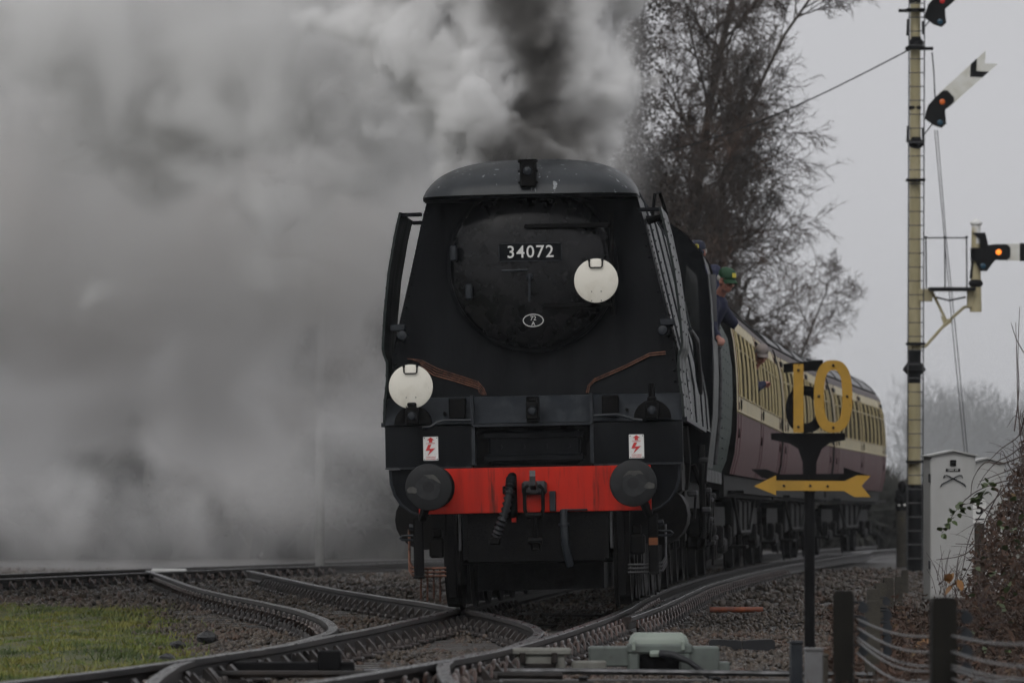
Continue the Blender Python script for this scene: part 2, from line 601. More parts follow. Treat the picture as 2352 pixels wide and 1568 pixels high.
# ------------------------------------------------------------------ ground
ny, nx = 190, 90
yy = 22 + (np.linspace(0, 1, ny) ** 1.6) * 150
gx = np.linspace(-1, 1, nx)
V = []
for Y in yy:
    half = 6 + (Y - 22) * .22
    for g in gx:
        X = g * half
        z = -.215 + .018 * math.sin(X * 3.1 + Y * .7) + .014 * math.sin(X * 7.7 - Y * 2.1)
        # shallow cess on the right, beyond the signal-wire stakes
        c = float(TA(min(Y, 140))) if Y > 25 else -2.3
        r = X - c
        if r > 2.6:
            z -= min(.35, (r - 2.6) * .12)
        V.append((X, Y, z))
V = np.array(V)
idx = np.arange(ny * nx).reshape(ny, nx)
Fq = np.stack([idx[:-1, :-1], idx[:-1, 1:], idx[1:, 1:], idx[1:, :-1]], -1).reshape(-1, 4)
g = soup('ground', V, Fq, M['ground'], smooth=True)
tag(g, kind='structure')
b = MB()
b.add([(-900, 4, -.62), (900, 4, -.62), (900, 1500, -.62), (-900, 1500, -.62)], [(0, 1, 2, 3)])
tag(b.build('terrain', M['field']), kind='structure')

# ballast: loose stone between and beside the rails
def scatter(n, size0, size1, area, zf, name, mats, keep=None):
    base = np.array([(-1, -1, -.6), (1, -1, -.5), (1, 1, -.6), (-1, 1, -.5), (-.7, -.6, .5), (.6, -.7, .6), (.7, .6, .45), (-.6, .7, .6)]) * .5
    fb = np.array([(0, 3, 2, 1), (4, 5, 6, 7), (0, 1, 5, 4), (1, 2, 6, 5), (2, 3, 7, 6), (3, 0, 4, 7)])
    xs, ys = area(n)
    if keep is not None:
        k = keep(xs, ys)
        xs, ys = xs[k], ys[k]
    n = len(xs)
    s = rng.uniform(size0, size1, n)
    q = rng.normal(size=(n, 4))
    q /= np.linalg.norm(q, axis=1)[:, None]
    a, b_, c, d = q.T
    Rm = np.stack([1 - 2 * (c * c + d * d), 2 * (b_ * c - a * d), 2 * (b_ * d + a * c), 2 * (b_ * c + a * d), 1 - 2 * (b_ * b_ + d * d), 2 * (c * d - a * b_),
                   2 * (b_ * d - a * c), 2 * (c * d + a * b_), 1 - 2 * (b_ * b_ + c * c)], -1).reshape(n, 3, 3)
    sv = base[None] * rng.uniform(.7, 1.2, (n, 8, 3)) * (s[:, None, None] * rng.uniform(.6, 1.2, (n, 1, 3)))
    Vv = np.einsum('nij,nkj->nki', Rm, sv)
    Vv[:, :, 0] += xs[:, None]
    Vv[:, :, 1] += ys[:, None]
    Vv[:, :, 2] += (zf(xs, ys) + rng.uniform(-.2, .5, n) * s)[:, None]
    Fv = (fb[None] + (np.arange(n) * 8)[:, None, None]).reshape(-1, 4)
    o = soup(name, Vv.reshape(-1, 3), Fv, mats)
    return o


def ground_z(xs, ys):
    c = TA(np.clip(ys, 25, 140))
    r = xs - c
    return -.215 + .018 * np.sin(xs * 3.1 + ys * .7) + .014 * np.sin(xs * 7.7 - ys * 2.1) - np.clip((r - 2.6) * .12, 0, .35) * (r > 2.6)


def grass_mask(xs, ys):
    e = np.minimum(-2.27 - .077 * np.clip(ys - 39.3, 0, 40), TA(ys) - 1.05) - .12 * np.sin(ys * .9) - .16 * np.sin(ys * 2.3 + 1)
    return (xs < e) & (ys < 63 + .8 * np.sin(xs * 3)) & (ys > 26)


def area_near(n):
    ys = 27 + 37 * rng.random(n) ** 1.25
    xs = (rng.random(n) * 2 - 1) * (ys * .098) + .0
    return xs, ys


def area_far(n):
    ys = 62 + 45 * rng.random(n)
    xs = (rng.random(n) * 2 - 1) * (ys * .095)
    return xs, ys


bs = scatter(72000, .022, .054, area_near, ground_z, 'ballast', M['ballast'], lambda x, y: ~(grass_mask(x, y) & (rng.random(len(x)) > .06)))
tag(bs, 'grey brown ballast stones lying between and beside the rails', 'ballast', kind='stuff')
bs = scatter(24000, .04, .085, area_far, ground_z, 'ballast', M['ballast'])
tag(bs, 'grey ballast stones of the farther tracks behind the locomotive', 'ballast', kind='stuff')

# grass patch at the left
b = MB()
ys_ = np.linspace(25, 64, 40)
V, Fq = [], []
for i, Y in enumerate(ys_):
    e = min(-2.27 - .077 * max(0, Y - 39.3), float(TA(Y)) - 1.05) - .12 * math.sin(Y * .9) - .16 * math.sin(Y * 2.3 + 1) + .06
    for k, X in enumerate(np.linspace(-7, e, 12)):
        zz = float(ground_z(np.array([X]), np.array([Y]))[0])
        V.append((X, Y, zz + .035 * min(1, (e - X) * 2) + .01 * math.sin(X * 9 + Y * 4) - .004))
V = np.array(V)
idx = np.arange(40 * 12).reshape(40, 12)
Fq = np.stack([idx[:-1, :-1], idx[:-1, 1:], idx[1:, 1:], idx[1:, :-1]], -1).reshape(-1, 4)
tag(soup('verge', V, Fq, M['turf'], smooth=True), kind='structure')
n = 80000
ys_ = 26 + 38 * rng.random(n) ** 1.15
xs_ = -ys_ * .098 + rng.random(n) * (ys_ * .048)
k = grass_mask(xs_ - rng.normal(0, .12, n), ys_ + rng.normal(0, .5, n)) & (np.sin(xs_ * 5 + 1.3 * np.sin(ys_ * 1.7)) + rng.normal(0, .7, n) > -1.0)
xs_, ys_ = xs_[k], ys_[k]
n = len(xs_)
h = rng.uniform(.012, .05, n) * (1 + 1.2 * (rng.random(n) > .96))
a = rng.uniform(0, 6.28, n)
wd = rng.uniform(.003, .007, n)
z0 = ground_z(xs_, ys_) + .015
ln = rng.normal(0, .5, (n, 2)) * h[:, None]
V = np.zeros((n, 4, 3))
for j, (s, t) in enumerate(((-1, 0), (1, 0), (.7, .6), (-.7, .6))):
    V[:, j, 0] = xs_ + s * wd * np.cos(a) + ln[:, 0] * t * t
    V[:, j, 1] = ys_ + s * wd * np.sin(a) + ln[:, 1] * t * t
    V[:, j, 2] = z0 + h * t
tip = np.stack([xs_ + ln[:, 0], ys_ + ln[:, 1], z0 + h], -1)
V = np.concatenate([V, tip[:, None]], 1).reshape(-1, 3)
o5 = (np.arange(n) * 5)[:, None]
F1 = np.concatenate([o5 + np.array([[0, 1, 2]]), o5 + np.array([[0, 2, 3]]), o5 + np.array([[3, 2, 4]])])
tag(soup('grass', V, F1, M['grass']), 'short green and yellowing grass left of the rails', 'grass', kind='stuff')


# ------------------------------------------------------------------ the locomotive (local axes: x to the right, y back along the engine, z up from the rail)
def heading(s):
    return math.atan(.045 + .001 * s)


ROLL = .019
loco = thing('steam_locomotive', 'black steam locomotive with flat air-smoothed front, red buffer beam and number 34072', 'locomotive',
             (train_x(0), 50, 0.03), (0, -ROLL, -.058))

HALF = [(0, 3.94), (.30, 3.935), (.50, 3.915), (.66, 3.875), (.80, 3.80), (.88, 3.72), (.935, 3.62), (.965, 3.5), (1.0, 3.35), (1.09, 2.95), (1.18, 2.55), (1.25, 2.25), (1.29, 2.0), (1.31, 1.65)]


def ring(half, y, inset=0.0):
    r = [(-x * (1 - inset), y, z) for x, z in reversed(half[1:])] + [(x * (1 - inset), y, z) for x, z in half]
    return r


def ztop(x):
    x = abs(x)
    for (x0, z0), (x1, z1) in zip(HALF, HALF[1:]):
        if x <= x1:
            return z0 + (z1 - z0) * (x - x0) / (x1 - x0)
    return 3.5


b = MB()
ys_ = [.62, 1.2, 2.0, 2.03, 4.4, 4.42, 6.9, 6.92, 8.8, 8.82, 10.5]
b.loft([ring(HALF, y, .006 if i in (3, 5, 7, 9) else 0) for i, y in enumerate(ys_)])
b.build('casing', M['green'], loco, smooth=True, angle=35)

# hood over the smokebox front
b = MB()
rows = []
xs_ = .945 * np.sin(np.linspace(-math.pi / 2, math.pi / 2, 45))
for t in np.linspace(0, 1, 9):
    r = []
    for x in xs_:
        zt = 3.60 + .352 * math.sqrt(max(0.0, 1 - (abs(x) / .9451) ** 3))
        lip = .12 - .36 * max(0.0, 1 - (abs(x) / .9451) ** 4) ** .5
        c, s_ = math.cos(t * math.pi / 2), math.sin(t * math.pi / 2)
        r.append((x, .66 - (.66 - lip) * c, 3.60 + (zt - 3.60) * s_))
    rows.append(r)
b.loft(rows)
hood = b.build('hood', M['cowl'], loco, smooth=True, angle=50)
b = MB()
b.loft([[(x, y - .004, 3.602) for x, y, z in rows[0]], [(x, y + .03, 3.575) for x, y, z in rows[0]], [(x, .42, 3.575) for x, y, z in rows[0]]])
b.build('hood_lip', M['black'], loco, smooth=True, angle=30)
# lamp bracket on the hood
b = MB()
b.bbox(-.065, .075, -.28, -.05, 3.66, 3.895, .012)
b.box(-.075, .085, -.29, -.27, 3.875, 3.90)
for x in (-.072, .082):
    for z in (3.70, 3.80, 3.885):
        b.ball((x, -.25, z), .012, 6, 4)
br = b.build('lamp_bracket', M['sootblack'], loco)
MB().lathe([(.0, -.325), (.035, -.315), (.045, -.27)], (.005, 0, 3.80), 'y', 14).build('lamp_lens', M['greyblack'], br, smooth=True)

# front sheet under the hood, joined back to the casing
EDGE = [(.93, 3.60), (.99, 3.37), (1.085, 2.95), (1.18, 2.55), (1.245, 2.25), (1.28, 1.85)]
b = MB()


def fy(z):
    return .22 + (z - 1.85) / 1.75 * .2


L_ = [(-x, fy(z), z) for x, z in EDGE]
R_ = [(x, fy(z), z) for x, z in EDGE]
mid = []
for k in np.linspace(-1, 1, 9):
    mid.append([(x * k, fy(z) + .10 * (1 - k * k), z) for x, z in EDGE])
b.loft(mid)
b.loft([L_, [(-x - .012, .64, z) for x, z in EDGE]])
b.loft([R_, [(x + .012, .64, z) for x, z in EDGE]])
b.build('front_sheet', M['black'], loco, smooth=True, angle=30)

# smokebox ring and domed door
zc = 2.99
b = MB()
b.lathe([(.755, .34), (.755, .268), (.745, .262), (.726, .262), (.726, .29)], (0, 0, zc), 'y', 64)
b.build('smokebox_ring', M['black'], loco, smooth=True, angle=30)
b = MB()
prof = [(0.001, .015)] + [(.72 * math.sin(t), .19 - .175 * math.cos(t)) for t in np.linspace(.1, math.pi / 2, 14)]
b.lathe(prof, (0, 0, zc), 'y', 64)
door = b.build('smokebox_door', M['door'], loco, smooth=True, angle=60)
b = MB()
for z in (zc + .34, zc - .36):
    b.bbox(-.05 if z > zc else .1, .70, -.0, .10, z - .02, z + .02, .008)
b.tube([(.71, .08, zc - .45), (.71, .08, zc + .45)], .02, 8)
b.build_split('door_hinge', M['sootblack'], door)
b = MB()
b.lathe([(.03, .03), (.03, -.03), (.015, -.04)], (-.01, 0, zc - .10), 'y', 12)
b.tube([(-.01, -.035, zc - .10), (-.015, -.045, zc - .32)], .011, 6)
b.tube([(-.255, -.035, zc - .045), (-.03, -.04, zc - .043)], .011, 6)
b.build_split('door_handle', M['greyblack'], door)
for (x, z) in ((-.55, zc - .22), (-.68, zc + .12)):
    MB().bbox(x - .03, x + .03, .02, .14, z - .07, z + .07, .015).build('door_clip', M['greyblack'], door)

# number plate and shed plate
pl = MB().bbox(-.275, .275, -.03, -.008, -.077, .077, .02).build('number_plate', M['black'], loco, loc=(0, .02, 3.105))
b = MB()
for x in (-.275, .275):
    b.box(x - .004, x + .004, -.033, -.03, -.06, .06)
for z in (-.077, .077):
    b.box(-.26, .26, -.033, -.03, z - .004, z + .004)
b.build('plate_border', M['greyblack'], pl)
textm('34072', .152, M['letter'], 'number', pl, (0, -.034, -.002), bold=.001, space=1.12)
sp = MB().prism([(.093 * math.cos(q), .058 * math.sin(q)) for q in np.linspace(0, 2 * math.pi, 28)[:-1]], 'y', -.03, 0).build('shed_plate', M['black'], loco, loc=(.015, .01, 2.505))
b = MB()
b.tube([(.088 * math.cos(q), -.032, .054 * math.sin(q)) for q in np.linspace(0, 2 * math.pi, 28)[:-1]], .004, 4, closed=True)
b.build('plate_border', M['letter'], sp)
textm('72', .055, M['letter'], 'number', sp, (0, -.033, .018))
textm('A', .05, M['letter'], 'letter', sp, (0, -.033, -.028))

# smoke deflector sheets
DEF = [(1.15, 3.48), (1.195, 3.30), (1.262, 2.95), (1.302, 2.6), (1.318, 2.40), (1.325, 2.29), (1.318, 2.24), (1.29, 2.16), (1.293, 2.0), (1.318, 1.8), (1.326, 1.635)]
for sg in (-1, 1):
    b = MB()
    outer = [[(sg * (x + .012 * min(1, y)), y, z) for x, z in DEF] for y in (0, .05, .5, 1.0, 1.5)]
    inner = [[(sg * (x + .012 * min(1, y) - .022), y, z) for x, z in DEF] for y in (0, .05, .5, 1.0, 1.5)]
    b.loft(outer)
    b.loft(inner)
    for a, c in ((outer[0], inner[0]), (outer[-1], inner[-1])):
        b.loft([a, c])
    for k in (0, -1):
        b.loft([[r[k] for r in outer], [r[k] for r in inner]])
    dfl = b.build('smoke_deflector', M['green'], loco, smooth=True, angle=50)
    b = MB()
    for y in (.06, .75, 1.43):
        for z in np.arange(1.72, 3.44, .11):
            if 2.1 < z < 2.34:
                continue
            for (x0, z0), (x1, z1) in zip(DEF, DEF[1:]):
                if z1 <= z <= z0:
                    x = x0 + (x1 - x0) * (z - z0) / (z1 - z0)
                    break
            b.lathe([(.013, 0), (.009, .007), (.001, .009)], axis='x', n=6, M=Matrix.Translation((sg * (x + .012 * min(1, y)), y, z)) @ Matrix.Diagonal((sg, 1, 1, 1)))
    tag(b.build('rivets', M['sootblack'], dfl), kind='stuff')
    b = MB()
    b.bbox(min(sg * .95, sg * 1.14), max(sg * .95, sg * 1.14), .03, .08, 3.44, 3.475, .006)
    b.bbox(min(sg * .95, sg * 1.14), max(sg * .95, sg * 1.14), 1.4, 1.45, 3.44, 3.475, .006)
    b.build('stay', M['black'], dfl)
    b = MB()
    b.bbox(min(sg * 1.12, sg * 1.25), max(sg * 1.12, sg * 1.25), .06, .18, 2.44, 2.50, .01)
    b.lathe([(.001, .03), (.04, .04), (.045, .07), (.045, .2)], (sg * 1.145, 0, 2.40), 'y', 12)
    b.build('marker_lamp', M['greyblack'], loco, smooth=True)
    # edge strip along the foot of the side casing
    b = MB()
    b.box(min(sg * 1.30, sg * 1.345), max(sg * 1.30, sg * 1.345), .05, 7.1, 1.60, 1.637)
    b.build('casing_foot', M['greyblack'], loco)
    # rivets along the edge of the front sheet
    b = MB()
    for (x0, z0), (x1, z1) in zip(EDGE, EDGE[1:]):
        n_ = max(2, int(abs(z1 - z0) / .09))
        for i in range(n_):
            t = i / n_
            x, z = x0 + (x1 - x0) * t, z0 + (z1 - z0) * t
            b.lathe([(.012, 0), (.008, -.006), (.001, -.008)], (sg * (x - .03), fy(z) + .004, z), 'y', 6)
            b.lathe([(.013, 0), (.009, .007), (.001, .009)], axis='x', n=6, M=Matrix.Translation((sg * (x + .012), .60, z)) @ Matrix.Diagonal((sg, 1, 1, 1)))
    tag(b.build('rivets', M['black'], loco), kind='stuff')
# rivet lines, bands and pipes along the side casing
b = MB()
for sg in (-1, 1):
    for y in (.95, 2.9, 4.35, 6.85, 8.75, 10.3):
        for z in np.arange(1.72, 3.5, .1):
            for (x0, z0), (x1, z1) in zip(HALF, HALF[1:]):
                if z1 <= z <= z0:
                    x = x0 + (x1 - x0) * (z - z0) / (z1 - z0)
                    break
            b.lathe([(.013, 0), (.009, .007), (.001, .009)], axis='x', n=5, M=Matrix.Translation((sg * x, y, z)) @ Matrix.Diagonal((sg, 1, 1, 1)))
tag(b.build('rivets', M['sootblack'], loco), kind='stuff')
b = MB()
for sg in (-1, 1):
    for y in (2.02, 4.41, 6.91, 8.81):
        b.tube([(sg * (x + .006), y, z + .004) for x, z in HALF[2:]], .012, 6)
b.build_split('casing_band', M['greyblack'], loco, smooth=True)
b = MB()
b.tube([(1.02, 1.6, 3.42), (1.05, 1.6, 3.68), (1.09, 1.7, 3.70), (1.15, 1.75, 3.50), (1.10, 1.75, 3.42)], .016, 8)
b.build('roof_grab_rail', M['sootblack'], loco, smooth=True)
b = MB()
for k in range(5):
    b.tube([(.97, 1.0 + k * .14, 3.42 - k * .004), (1.16, 1.02 + k * .14, 3.47)], .010, 5)
tag(b.build('deflector_grille', M['sootblack'], loco), kind='stuff')
b = MB()
b.tube([(1.345, 1.55, 2.45), (1.355, 3.2, 2.40), (1.35, 4.5, 2.06), (1.345, 5.1, 1.95)], [.02, .035, .035, .02], 8)
b.build('side_handrail', M['greyblack'], loco, smooth=True)

# upper footplate band, lamps and the open front between the cylinder covers
b = MB()
sec = [(-.035, 1.612), (.02, 1.67), (.19, 1.85), (.26, 1.853), (.26, 1.80), (.02, 1.60)]
b.prism([(y, z) for y, z in sec], 'x', -1.302, 1.302)
band = b.build('footplate_band', M['greyblack'], loco)
b = MB()
for x in (-.535, .51):
    b.box(x - .014, x + .014, -.075, .1, 1.60, 1.86)
b.build_split('band_rib', M['greyblack'], band)
for x in (-.668, .675):
    MB().bbox(x - .073, x + .073, -.045, .16, 1.655, 1.84, .01).build('shade_box', M['sootblack'], band)  # proud dark box, the shade of an opening put into its colour
for x in (-.78, .82):
    MB().lathe([(.014, .0), (.014, .1)], (x, 0, 1.71), 'y', 10).build('bolt', M['sootblack'], band)
for x, zz in ((-1.055, 1.615), (.0, 1.64), (1.045, 1.625)):
    b = MB()
    if abs(x) > .5:
        poly = [(x + .165 * math.cos(q), zz + .165 * math.sin(q)) for q in np.linspace(0, math.pi, 14)]
        b.prism(poly, 'y', -.075, .13)
        b.build('shade_plate', M['sootblack'], band)  # dark half-disc, the shade of the lamp cutout painted as a solid plate
        b = MB()
    b.bbox(x - .055, x + .055, -.21, -.07, zz - .005, zz + .15, .012)
    b.bbox(x - .04, x + .04, -.19, -.09, zz + .15, zz + .19, .01)
    if abs(x) < .5:
        b.bbox(x - .055, x + .055, -.12, .02, zz - .03, zz + .2, .01)
    lp = b.build('electric_lamp', M['sootblack'], loco)
    MB().lathe([(.001, -.235), (.03, -.228), (.042, -.205)], (x, 0, zz + .07), 'y', 16).build('lamp_lens', M['greyblack'], lp, smooth=True)
b = MB()
b.tube([(1.045, -.13, 1.80), (1.045, -.13, 1.93)], .028, 8)
b.build('lamp_iron', M['sootblack'], loco)
b = MB()
b.tube([(-.97, -.10, 1.585), (-.90, -.09, 1.59), (-.84, -.08, 1.63), (-.78, -.075, 1.645), (-.55, -.075, 1.64)], .014, 7)
b.tube([(.53, -.075, 1.66), (.74, -.075, 1.665), (.80, -.08, 1.65), (.88, -.09, 1.62), (.96, -.1, 1.61)], .014, 7)
b.build_split('lamp_conduit', M['greyblack'], loco, smooth=True)
for x0, x1 in ((-1.305, -.545), (.525, 1.305)):
    b = MB()
    b.prism([(-.035, 1.24), (-.035, 1.55), (-.028, 1.595), (.0, 1.615), (.06, 1.615), (.06, 1.24)], 'x', x0, x1)
    b.build('cylinder_cover', M['black'], loco, smooth=True, angle=30)
    b = MB()
    b.box(x0 - .004, x1, -.04, .06, 1.226, 1.238)
    b.build('cover_edge', M['greyblack'], loco)
b = MB()
b.box(-.53, .51, -.085, .0, 1.583, 1.606)
b.box(-.545, -.515, -.05, .3, 1.25, 1.585)
b.box(.495, .525, -.05, .3, 1.25, 1.585)
b.build_split('front_ledge', M['greyblack'], loco)
b = MB()
b.box(-.52, .5, .28, .31, 1.22, 1.6)
b.box(-.52, .5, -.02, .3, 1.215, 1.237)
b.build('front_well', M['sootblack'], loco)
b = MB()
b.bbox(-.40, .40, .03, .25, 1.24, 1.545, .02)
b.bbox(-.44, .44, .01, .05, 1.475, 1.53, .008)
b.bbox(-.44, .44, -.01, .05, 1.275, 1.325, .01)
b.bbox(-.42, .42, .0, .05, 1.325, 1.345, .005)
vc = b.build('valve_cover', M['black'], loco)
for x in (-.3, -.1, .1, .3):
    MB().lathe([(.022, .03), (.022, .012), (.001, .01)], (x, 0, 1.405), 'y', 6).build('bolt', M['black'], vc)

# buffer beam with its rounded black ends
b = MB()
b.bbox(-1.02, 1.02, -.045, .02, .825, 1.222, .006)
beam = b.build('buffer_beam', M['red'], loco)
b = MB()
for x in (-.66, .62):
    for dx in (0, .055):
        b.box(x + dx, x + dx + .022, -.051, -.045, .83, 1.215)
for o_ in b.build_split('beam_strap', M['red'], beam):
    tag(o_, 'red strap soiled with grease')
for sg in (-1, 1):
    poly = [(sg * x, z) for x, z in ((.93, 1.222), (1.272, 1.222), (1.265, 1.10), (1.235, 1.0), (1.18, .915), (1.10, .85), (1.0, .815), (.93, .81))]
    b = MB()
    b.prism(poly, 'y', .03, .07)
    e = b.build('beam_end', M['black'], loco)
    b = MB()
    b.tube([(x, .03, z) for x, z in poly[1:7]], .014, 6)
    b.build('end_beading', M['greyblack'], e, smooth=True)
for x, zz in ((-.89, 1.06), (.885, 1.06)):
    b = MB()
    b.lathe([(.001, -.622), (.10, -.619), (.17, -.612), (.197, -.605), (.204, -.597), (.204, -.585), (.10, -.57)], (x, 0, zz), 'y', 40)
    bf = b.build('buffer', M['bufsteel'], loco, smooth=True, angle=25)
    rs_ = random.Random(int(x * 100))
    b = MB()
    cx_, cz_ = x + (-.005 if x < 0 else .012), zz - .005
    b.prism([(cx_ + .108 * (1 + .05 * math.sin(3 * a + x * 9)) * math.cos(a), cz_ + .108 * (1 + .05 * math.sin(3 * a + x * 9) + .02 * math.sin(11 * a)) * math.sin(a)) for a in np.linspace(0, 2 * math.pi, 44)[:-1]], 'y', -.6205, -.60)
    an_ = np.linspace(.3, 1.9, 12) if x < 0 else np.linspace(.7, 2.6, 12)
    ro = [(cx_ + .118 * math.cos(a), cz_ + (.118 + .006 * math.sin(7 * a)) * math.sin(a)) for a in an_]
    ri = [(cx_ + (.118 - .035 * math.sin(math.pi * i / 11) - .004) * math.cos(a), cz_ + (.118 - .035 * math.sin(math.pi * i / 11) * (1 + .3 * math.sin(5 * a)) - .004) * math.sin(a)) for i, a in enumerate(an_)]
    b.prism(ro + ri[::-1], 'y', -.6225, -.60, mi=1)
    b.prism([(x + (-.145 if x < 0 else .14) + .045 * math.cos(a) * rs_.uniform(.8, 1.2), zz - .025 + .03 * math.sin(a) * rs_.uniform(.8, 1.2)) for a in np.linspace(0, 2 * math.pi, 14)[:-1]], 'y', -.6215, -.60, mi=1)
    tag(b.build('grease_patch', [M['steelface'], M['grease']], bf), kind='stuff')
    b = MB()
    b.lathe([(.085, -.57), (.085, -.36)], (x, 0, zz), 'y', 24, mi=1)
    b.lathe([(.14, -.36), (.145, -.33), (.13, -.31), (.14, -.08), (.19, -.07), (.19, -.045)], (x, 0, zz), 'y', 24)
    b.build('buffer_stock', [M['sootblack'], M['steel']], bf, smooth=True)
# danger plates
for x, zz in ((-.905, 1.40), (.9, 1.385)):
    p = MB().bbox(-.066, .066, -.008, .0, -.105, .105, .004).build('danger_plate', M['white'], loco, loc=(x, -.037, zz))
    b = MB()
    b.prism([(-.032, .075), (.032, .075), (0, .100)], 'y', -.012, -.008)
    b.box(-.014, .014, -.012, -.008, .055, .0755)
    b.prism([(-.022, .035), (.006, .035), (-.012, .0), (.04, .004), (-.03, -.062), (-.006, -.016), (-.045, -.016)], 'y', -.012, -.008)
    b.build('lightning_mark', M['signred'], p)
    textm('DANGER', .019, M['signred'], 'lettering', p, (0, -.009, .046), ext=.001)
    textm('OVERHEAD', .017, M['signred'], 'lettering', p, (0, -.009, -.074), ext=.001)
    textm('LIVE WIRES', .017, M['signred'], 'lettering', p, (0, -.009, -.092), ext=.001)
    for sx in (-.055, .055):
        for sz in (-.094, .094):
            MB().lathe([(.005, 0), (.004, -.004)], (sx, -.008, sz), 'y', 6).build('screw', M['sootblack'], p)

# coupling, hoses
b = MB()
b.bbox(-.11, .11, -.12, -.045, .98, 1.10, .02)
b.lathe([(.05, -.045), (.05, -.17)], (0, 0, 1.04), 'y', 12)
hook = [(-.17, 1.02), (-.30, 1.02), (-.37, 1.06), (-.38, 1.14), (-.35, 1.19), (-.34, 1.12), (-.30, 1.09), (-.25, 1.10), (-.17, 1.09)]
b.prism(hook, 'x', -.025, .025)
b.build('draw_hook', M['steel'], loco)
b = MB()
for x in (-.075, .085):
    b.tube([(x * .6, -.30, 1.06), (x, -.31, 1.03), (x, -.30, .85), (x * .8, -.29, .80)], .017, 8)
b.tube([(-.06, -.29, .80), (.07, -.29, .80)], .026, 8)
b.tube([(.005, -.29, .80), (.01, -.27, .60)], .024, 8)
b.tube([(-.05, -.27, .58), (.07, -.27, .58)], .03, 8)
b.tube([(-.02, -.28, .56), (-.02, -.26, .50), (.05, -.26, .50), (.05, -.28, .56)], .014, 6)
b.build('screw_coupling', M['sootblack'], loco, smooth=True)


def hose(path, r, n_, name, mt, ribs=True):
    P_ = [Vector(p) for p in path]
    pts, rr = [], []
    L_tot = sum((P_[i + 1] - P_[i]).length for i in range(len(P_) - 1))
    k = n_ * 2
    for i in range(k + 1):
        t = i / k * (len(P_) - 1)
        a = min(int(t), len(P_) - 2)
        u = t - a
        p0, p1, p2, p3 = P_[max(a - 1, 0)], P_[a], P_[a + 1], P_[min(a + 2, len(P_) - 1)]
        pts.append(.5 * ((2 * p1) + (p2 - p0) * u + (2 * p0 - 5 * p1 + 4 * p2 - p3) * u * u + (3 * p1 - p0 - 3 * p2 + p3) * u**3))
        rr.append(r * (1.25 if (i % 2 and ribs) else .72 if ribs else 1))
    b_ = MB().tube(pts, rr, 12)
    return b_.build(name, mt, loco, smooth=True, angle=80)


hose([(-.195, -.18, 1.125), (-.20, -.23, 1.07), (-.215, -.27, .97), (-.25, -.27, .83), (-.30, -.25, .71), (-.335, -.22, .62)], .038, 15, 'vacuum_hose', M['rubber'])
b = MB()
b.tube([(-.19, -.04, .80), (-.19, -.11, .85), (-.19, -.12, 1.08), (-.19, -.15, 1.145), (-.195, -.19, 1.12)], .04, 10)
b.bbox(-.40, -.30, -.26, -.16, .55, .62, .01)
b.bbox(-.28, -.235, -.075, -.05, .99, 1.06, .005)
b.build('vacuum_pipe', M['sootblack'], loco, smooth=True)
b = MB()
b.tube([(.255, -.08, .84), (.255, -.10, .74), (.26, -.10, .55), (.30, -.05, .35)], .036, 10)
b.lathe([(.045, .70), (.05, .715), (.045, .73)], (.255, -.1, 0), 'z', 12)
b.bbox(.13, .185, -.09, -.045, .83, 1.01, .006)
b.bbox(.23, .46, -.075, -.045, .833, .85, .004)
b.build('steam_heat_pipe', M['greyblack'], loco, smooth=True)
b = MB()
b.bbox(-.205, -.165, -.075, -.046, .74, .96, .004)
tag(b.build('lifting_lug', M['red'], loco), 'red lug hanging below the beam')

# copper lubricator pipes on the front sheet
def pipes(paths, name, r=.0065):
    b_ = MB()
    for p in paths:
        b_.tube(p, r, 6)
    return b_.build_split(name, M['copper'], loco, smooth=True)


def fs(x, z, d=.02):
    return (x, fy(z) + .10 * (1 - (x / 1.25) ** 2) - d, z)


pipes([[fs(-1.12 + .05 * k, 2.20 - .012 * k), fs(-1.0, 2.185 - .018 * k), fs(-.86 - .01 * k, 2.11 - .02 * k), fs(-.72, 2.06 - .02 * k), fs(-.50, 1.985 - .02 * k),
        fs(-.455 - .012 * k, 1.93 - .012 * k), fs(-.43 - .012 * k, 1.87)] for k in range(4)], 'copper_pipe')
pipes([[fs(.455 + .016 * k, 1.87), fs(.47 + .016 * k, 1.93), fs(.53, 1.99 - .02 * k), fs(.80, 2.10 - .02 * k), fs(1.02, 2.205 - .02 * k), fs(1.16, 2.215 - .02 * k)] for k in range(2)], 'copper_pipe')

